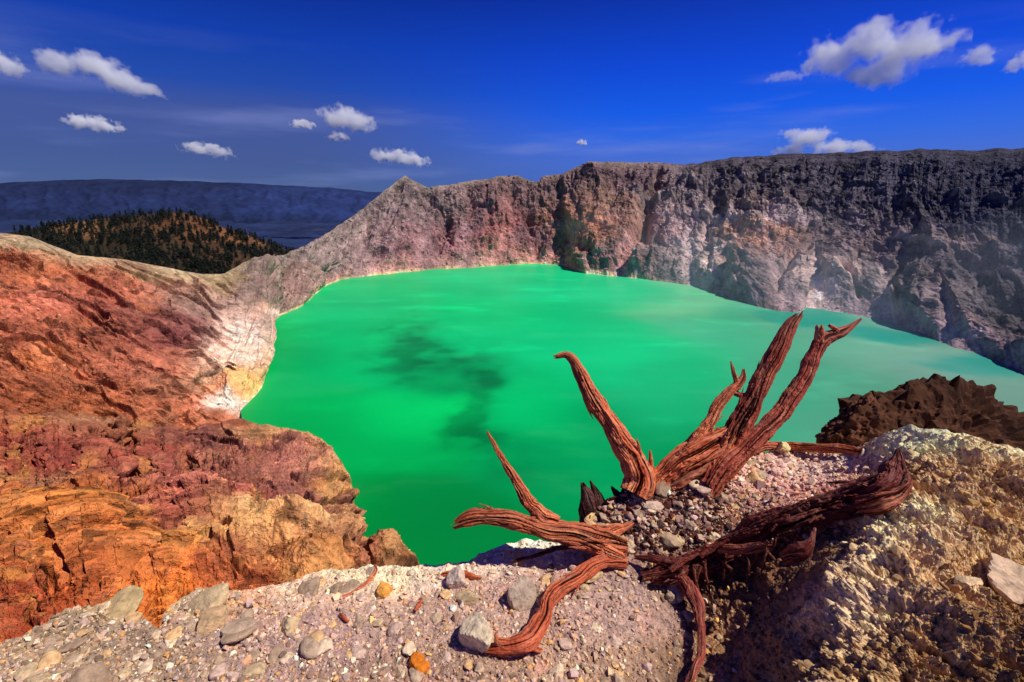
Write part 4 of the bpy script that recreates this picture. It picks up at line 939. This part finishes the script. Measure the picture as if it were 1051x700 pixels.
# ================================================================== TREES ON THE HILL
def pine(seed):
    rng = np.random.default_rng(seed)
    Vv, Ff, Cc = [], [], []
    def add(v, f, col):
        b_ = len(Vv); Vv.extend(v); Ff.extend([[i+b_ for i in t] for t in f]); Cc.extend([col]*len(v))
    h = 1.
    for k_ in range(6):
        a0, a1 = k_*math.pi/3, (k_+1)*math.pi/3
        add([(.03*math.cos(a0), .03*math.sin(a0), -.08), (.03*math.cos(a1), .03*math.sin(a1), -.08), (.012, 0, .8)], [[0, 1, 2]], (.05, .035, .025))
    for k_ in range(150):
        z = rng.uniform(.16, 1.0); ang = rng.uniform(0, 2*math.pi)
        rmax = .34*(1-((z-.12)/.95))**.6*(.75+.4*math.sin(z*23+ang*2))
        r_ = rmax*math.sqrt(rng.uniform(.1, 1))
        c_ = np.array([r_*math.cos(ang), r_*math.sin(ang), z])
        s_ = rng.uniform(.035, .085)
        tri_ = c_+rng.normal(size=(3, 3))*s_
        g_ = rng.uniform(.5, 1.5)
        add([tuple(t) for t in tri_], [[0, 1, 2]], (.020*g_, .027*g_, .020*g_))
    return np.array(Vv), np.array(Ff), np.array(Cc)
tree_src = []
for s_ in range(5):
    v_, f_, c_ = pine(300+s_)
    me = mesh_obj('pine_tree', v_, f_, M_TREE, c_).data
    bpy.data.objects.remove(bpy.data.objects['pine_tree'], do_unlink=True)
    tree_src.append((me, v_, f_, c_))
rng = np.random.default_rng(77)
spots = []
dens = fbm(HILLP/55.+13, 4)
tries = 0
while len(spots) < 1500 and tries < 60000:
    tries += 1
    i = rng.integers(0, HILLP.shape[0]); j = rng.integers(0, HILLP.shape[1])
    if HILLU[i, j] < 15 or HILLU[i, j] > 330: continue
    if dens[i, j]+ (.35 if HILLT[i, j] < .07 else 0) < rng.uniform(-.32, .17): continue
    if HILLV[i, j] > ridge(HILLU[i, j])+6: continue
    spots.append((HILLP[i, j], rng.uniform(6, 13), rng.uniform(0, 6.28), int(rng.integers(5)), i))
spots.sort(key=lambda s: np.linalg.norm(s[0]-CAM)/s[1])
for p, h, a, q_, i in spots[:290]:
    o = bpy.data.objects.new('pine_tree', tree_src[q_][0]); link(o)
    o.location = p; o.rotation_euler = (0, 0, a); o.scale = (h, h, h)
    tag(o, 'dark pine tree growing on the wooded hill beyond the red slope', 'tree', 'pine trees on the wooded hill')
Vs, Fs, Cs, b_ = [], [], [], 0
for p, h, a, q_, i in spots[290:]:
    _, v_, f_, c_ = tree_src[q_]
    ca, sa = math.cos(a), math.sin(a)
    Vs.append(np.stack([v_[:, 0]*ca-v_[:, 1]*sa, v_[:, 0]*sa+v_[:, 1]*ca, v_[:, 2]], -1)*h+p); Fs.append(f_+b_); Cs.append(c_); b_ += len(v_)
if Vs:
    o = mesh_obj('forest', np.concatenate(Vs), np.concatenate(Fs), M_TREE, np.concatenate(Cs)); tag(o, kind='stuff')

# ================================================================== CLOUDS
def cloud_mat(name, dens, wispy, seed, asp, lobes):
    m = bpy.data.materials.new(name); m.use_nodes = True
    nt = m.node_tree; N = nt.nodes; L = nt.links; N.clear()
    out = N.new('ShaderNodeOutputMaterial'); pv = N.new('ShaderNodeVolumePrincipled')
    pv.inputs['Color'].default_value = (1, 1, 1, 1); pv.inputs['Anisotropy'].default_value = .0
    tc = N.new('ShaderNodeTexCoord')
    cur = None
    for (lx_, lz_, lr_) in lobes:
        ds = N.new('ShaderNodeVectorMath'); ds.operation = 'DISTANCE'; L.new(tc.outputs['Object'], ds.inputs[0]); ds.inputs[1].default_value = (lx_, 0, lz_)
        dv = N.new('ShaderNodeMath'); dv.operation = 'DIVIDE'; L.new(ds.outputs['Value'], dv.inputs[0]); dv.inputs[1].default_value = lr_
        if cur is None: cur = dv
        else:
            mn = N.new('ShaderNodeMath'); mn.operation = 'SMOOTH_MIN'; L.new(cur.outputs[0], mn.inputs[0]); L.new(dv.outputs[0], mn.inputs[1]); mn.inputs[2].default_value = .15; cur = mn
    ln = cur
    mp = N.new('ShaderNodeMapping'); mp.inputs['Scale'].default_value = asp; mp.inputs['Location'].default_value = (seed*3.1, seed*1.7, seed)
    L.new(tc.outputs['Object'], mp.inputs['Vector'])
    n1 = N.new('ShaderNodeTexNoise'); n1.inputs['Scale'].default_value = 2.; n1.inputs['Detail'].default_value = 7; n1.inputs['Roughness'].default_value = .58
    L.new(mp.outputs[0], n1.inputs['Vector'])
    s1 = N.new('ShaderNodeMath'); s1.operation = 'MULTIPLY_ADD'; L.new(n1.outputs['Fac'], s1.inputs[0]); s1.inputs[1].default_value = wispy; s1.inputs[2].default_value = .62-wispy*.5
    d1_ = N.new('ShaderNodeMath'); d1_.operation = 'SUBTRACT'; L.new(s1.outputs[0], d1_.inputs[0]); L.new(ln.outputs[0], d1_.inputs[1])
    r = N.new('ShaderNodeMapRange'); r.inputs['From Min'].default_value = 0; r.inputs['From Max'].default_value = .22; r.inputs['To Min'].default_value = 0; r.inputs['To Max'].default_value = dens
    L.new(d1_.outputs[0], r.inputs['Value']); L.new(r.outputs[0], pv.inputs['Density'])
    L.new(pv.outputs[0], out.inputs['Volume'])
    return m
CL = ico(3)
def cloud(u, v, hw, hh, label, D=4000., dens=.85, wispy=2., seed=1, tilt=0., lobes=((-.3, -.05, .75), (.3, -.1, .7), (0, .12, .7))):
    p = at(np.array(float(u)), np.array(float(v)), np.array(D)); k_ = D/FPX
    m = cloud_mat('cloud_vapour', dens*6./(hh*k_*2), wispy, seed, (hw/hh*.8, 1.2, 1.), lobes)
    o = mesh_obj('cloud', CL[0]*1.05, CL[1], m)
    az_ = math.atan2(p[0], p[1])
    o.location = p; o.scale = (hw*k_*1.16, hh*k_*1.35, hh*k_*1.35); o.rotation_euler = (0, tilt, -az_)
    tag(o, label, 'cloud')
cloud(106, 77, 48, 21, 'long white cloud, largest on the left of the sky', seed=1, tilt=.13, lobes=((-.55, .1, .55), (-.1, .22, .68), (.22, 0, .65), (.58, -.2, .45)))
cloud(-2, 64, 22, 16, 'white cloud cut off by the left edge of the photo', seed=2)
cloud(98, 127, 26, 10, 'small white cloud below the long left cloud', seed=3, tilt=.08)
cloud(214, 153, 26, 9, 'faint thin cloud low over the wooded hill', seed=4, dens=.6, tilt=.1)
cloud(311, 127, 13, 6, 'tiny cloud just left of the oval cloud', seed=5, dens=.7)
cloud(357, 122, 29, 15, 'oval white cloud above the pointed peak', seed=6, tilt=.1)
cloud(347, 140, 13, 6, 'tiny cloud just under the oval cloud', seed=7, dens=.8)
cloud(412, 161, 32, 10, 'flat white cloud directly over the pointed peak', seed=8, tilt=.1)
cloud(597, 146, 6, 4, 'speck of cloud alone in the middle of the sky', seed=9, dens=.7)
cloud(897, 58, 61, 31, 'big ragged white cloud at upper right', seed=10, wispy=2.1, lobes=((-.5, .12, .62), (-.05, .25, .7), (.45, .12, .68), (.12, -.3, .6)))
cloud(845, 146, 50, 17, 'low white cloud sitting on the crater rim at right', seed=11, lobes=((-.3, .25, .6), (-.45, -.25, .5), (.1, -.25, .6), (.55, -.3, .45)))
cloud(1006, 57, 16, 13, 'small wispy cloud right of the big ragged cloud', seed=12, dens=.3, wispy=2.)
cloud(1050, 64, 14, 12, 'wispy cloud cut off by the right edge of the photo', seed=13, dens=.4, wispy=2.)
cloud(808, 78, 22, 7, 'faint streak of cloud left of the big ragged cloud', seed=14, dens=.14, wispy=2.)

# thin bluish vapour that drifts along the right wall and over the far right water
def mist(u, v, D, hx, hy, hz, dens, seed, fac=(.78, .88, 1.)):
    p = at(np.array(float(u)), np.array(float(v)), np.array(float(D)))
    m = cloud_mat('crater_vapour', dens, 1.1, seed, (1.2, 1., 1.6), ((-.35, 0, .8), (.3, .05, .85), (0, -.2, .8)))
    m.node_tree.nodes['Principled Volume'].inputs['Color'].default_value = (*fac, 1)
    for n_ in m.node_tree.nodes:
        if n_.type == 'MAP_RANGE': n_.inputs['From Max'].default_value = .7
    m.cycles.volume_step_rate = 2.
    o = mesh_obj('mist', CL[0]*1.05, CL[1], m); o.location = p; o.scale = (hx, hy, hz); o.rotation_euler = (0, 0, -math.atan2(p[0], p[1])); tag(o, kind='stuff')
mist(930, 300, 360, 290, 190, 125, .0026, 3.)
mist(650, 232, 600, 150, 110, 75, .0016, 8.)

# ================================================================== LIGHT, SKY, CAMERA
SUN_EL, SUN_AZ = R(57), R(100)                       # azimuth from +Y towards +X
sd = Vector((math.cos(SUN_EL)*math.sin(SUN_AZ), math.cos(SUN_EL)*math.cos(SUN_AZ), math.sin(SUN_EL)))
ld = bpy.data.lights.new('sun', 'SUN'); ld.energy = 4.7; ld.angle = R(.5); ld.color = (1, .95, .86)
lo = bpy.data.objects.new('sun', ld); link(lo); lo.rotation_euler = (-sd).to_track_quat('-Z', 'Y').to_euler(); lo.location = (50, 0, 300)

w = bpy.data.worlds.new('World'); sc.world = w; w.use_nodes = True
nt = w.node_tree; N = nt.nodes; L = nt.links
bg = N['Background']
sky = N.new('ShaderNodeTexSky'); sky.sky_type = 'NISHITA'; sky.sun_disc = False
sky.sun_elevation = SUN_EL; sky.sun_rotation = SUN_AZ; sky.altitude = 2400; sky.air_density = 1.; sky.dust_density = .2; sky.ozone_density = 4.
bg.inputs['Strength'].default_value = .1
# clear high-altitude sky: the physical sky graded to the deep blue of thin mountain air, with a dusky haze belt
tc = N.new('ShaderNodeTexCoord'); sx = N.new('ShaderNodeSeparateXYZ'); L.new(tc.outputs['Generated'], sx.inputs[0])
def ramp(stops):
    r = N.new('ShaderNodeValToRGB'); cr_ = r.color_ramp
    while len(cr_.elements) < len(stops): cr_.elements.new(.5)
    for e_, (p_, c_) in zip(cr_.elements, stops): e_.position = p_; e_.color = (*[float(x) for x in lin(c_)], 1)
    return r
def mth(op, a, b=None, c_=None):
    n_ = N.new('ShaderNodeMath'); n_.operation = op
    for i_, x_ in enumerate((a, b, c_)):
        if x_ is None: continue
        if isinstance(x_, (int, float)): n_.inputs[i_].default_value = x_
        else: L.new(x_, n_.inputs[i_])
    return n_.outputs[0]
rR = ramp([(0, (54, 82, 166)), (.06, (62, 94, 188)), (.10, (40, 92, 208)), (.145, (4, 80, 216)), (.22, (0, 60, 200)), (.33, (0, 32, 146)), (1, (0, 20, 96))])
rL = ramp([(0, (60, 68, 110)), (.06, (60, 68, 116)), (.13, (62, 74, 130)), (.18, (26, 62, 152)), (.25, (6, 50, 156)), (.33, (0, 30, 128)), (1, (0, 20, 96))])
el = mth('MAXIMUM', sx.outputs['Z'], 0.)
L.new(el, rR.inputs[0]); L.new(el, rL.inputs[0])
side = N.new('ShaderNodeMapRange'); side.interpolation_type = 'SMOOTHSTEP'; side.inputs['From Min'].default_value = -.45; side.inputs['From Max'].default_value = .25
L.new(sx.outputs['X'], side.inputs['Value'])
mxa = N.new('ShaderNodeMix'); mxa.data_type = 'RGBA'; L.new(side.outputs[0], mxa.inputs[0]); L.new(rL.outputs[0], mxa.inputs[6]); L.new(rR.outputs[0], mxa.inputs[7])
# thin cirrus veils
mp = N.new('ShaderNodeMapping'); mp.inputs['Scale'].default_value = (1.6, 1.6, 13.); mp.inputs['Rotation'].default_value = (0, R(-9), 0)
L.new(tc.outputs['Generated'], mp.inputs['Vector'])
nz_ = N.new('ShaderNodeTexNoise'); nz_.inputs['Scale'].default_value = 1.5; nz_.inputs['Detail'].default_value = 5; nz_.inputs['Roughness'].default_value = .5; L.new(mp.outputs[0], nz_.inputs['Vector'])
vr = N.new('ShaderNodeMapRange'); vr.interpolation_type = 'SMOOTHSTEP'; vr.inputs['From Min'].default_value = .5; vr.inputs['From Max'].default_value = .75; vr.inputs['To Max'].default_value = .38
L.new(nz_.outputs['Fac'], vr.inputs['Value'])
vb = N.new('ShaderNodeMapRange'); vb.inputs['From Min'].default_value = .25; vb.inputs['From Max'].default_value = .16; L.new(el, vb.inputs['Value'])
vm = mth('MULTIPLY', vr.outputs[0], vb.outputs[0])
mxb = N.new('ShaderNodeMix'); mxb.data_type = 'RGBA'; L.new(vm, mxb.inputs[0]); L.new(mxa.outputs[2], mxb.inputs[6]); mxb.inputs[7].default_value = (*[float(x) for x in lin((128, 136, 190))], 1)
bg2 = N.new('ShaderNodeBackground'); bg2.inputs['Strength'].default_value = 1.; L.new(mxb.outputs[2], bg2.inputs['Color'])
L.new(sky.outputs[0], bg.inputs['Color']); bg.inputs['Strength'].default_value = .05
sky.altitude = 3000; sky.ozone_density = 6.
hs = N.new('ShaderNodeMix'); hs.data_type = 'RGBA'; hs.blend_type = 'MULTIPLY'; hs.inputs[0].default_value = 1.; hs.inputs[7].default_value = (.10, .18, .36, 1)
L.new(sky.outputs[0], hs.inputs[6]); L.new(hs.outputs[2], bg.inputs['Color'])
ad = N.new('ShaderNodeAddShader'); L.new(bg.outputs[0], ad.inputs[0]); L.new(bg2.outputs[0], ad.inputs[1])
L.new(ad.outputs[0], N['World Output'].inputs['Surface'])

cd = bpy.data.cameras.new('camera'); cd.lens = 16; cd.sensor_width = 36; cd.clip_start = .05; cd.clip_end = 200000
co = bpy.data.objects.new('camera', cd); link(co); co.location = CAM; co.rotation_euler = (R(90)-PITCH, 0, 0)
sc.camera = co
sc.view_settings.view_transform = 'Standard'; sc.view_settings.look = 'None'; sc.view_settings.exposure = 0; sc.view_settings.gamma = 1
sc.cycles.use_denoising = True; sc.cycles.denoising_prefilter = 'ACCURATE'; sc.cycles.denoising_input_passes = 'RGB_ALBEDO_NORMAL'; sc.cycles.volume_bounces = 12; sc.cycles.max_bounces = 14; sc.cycles.diffuse_bounces = 3
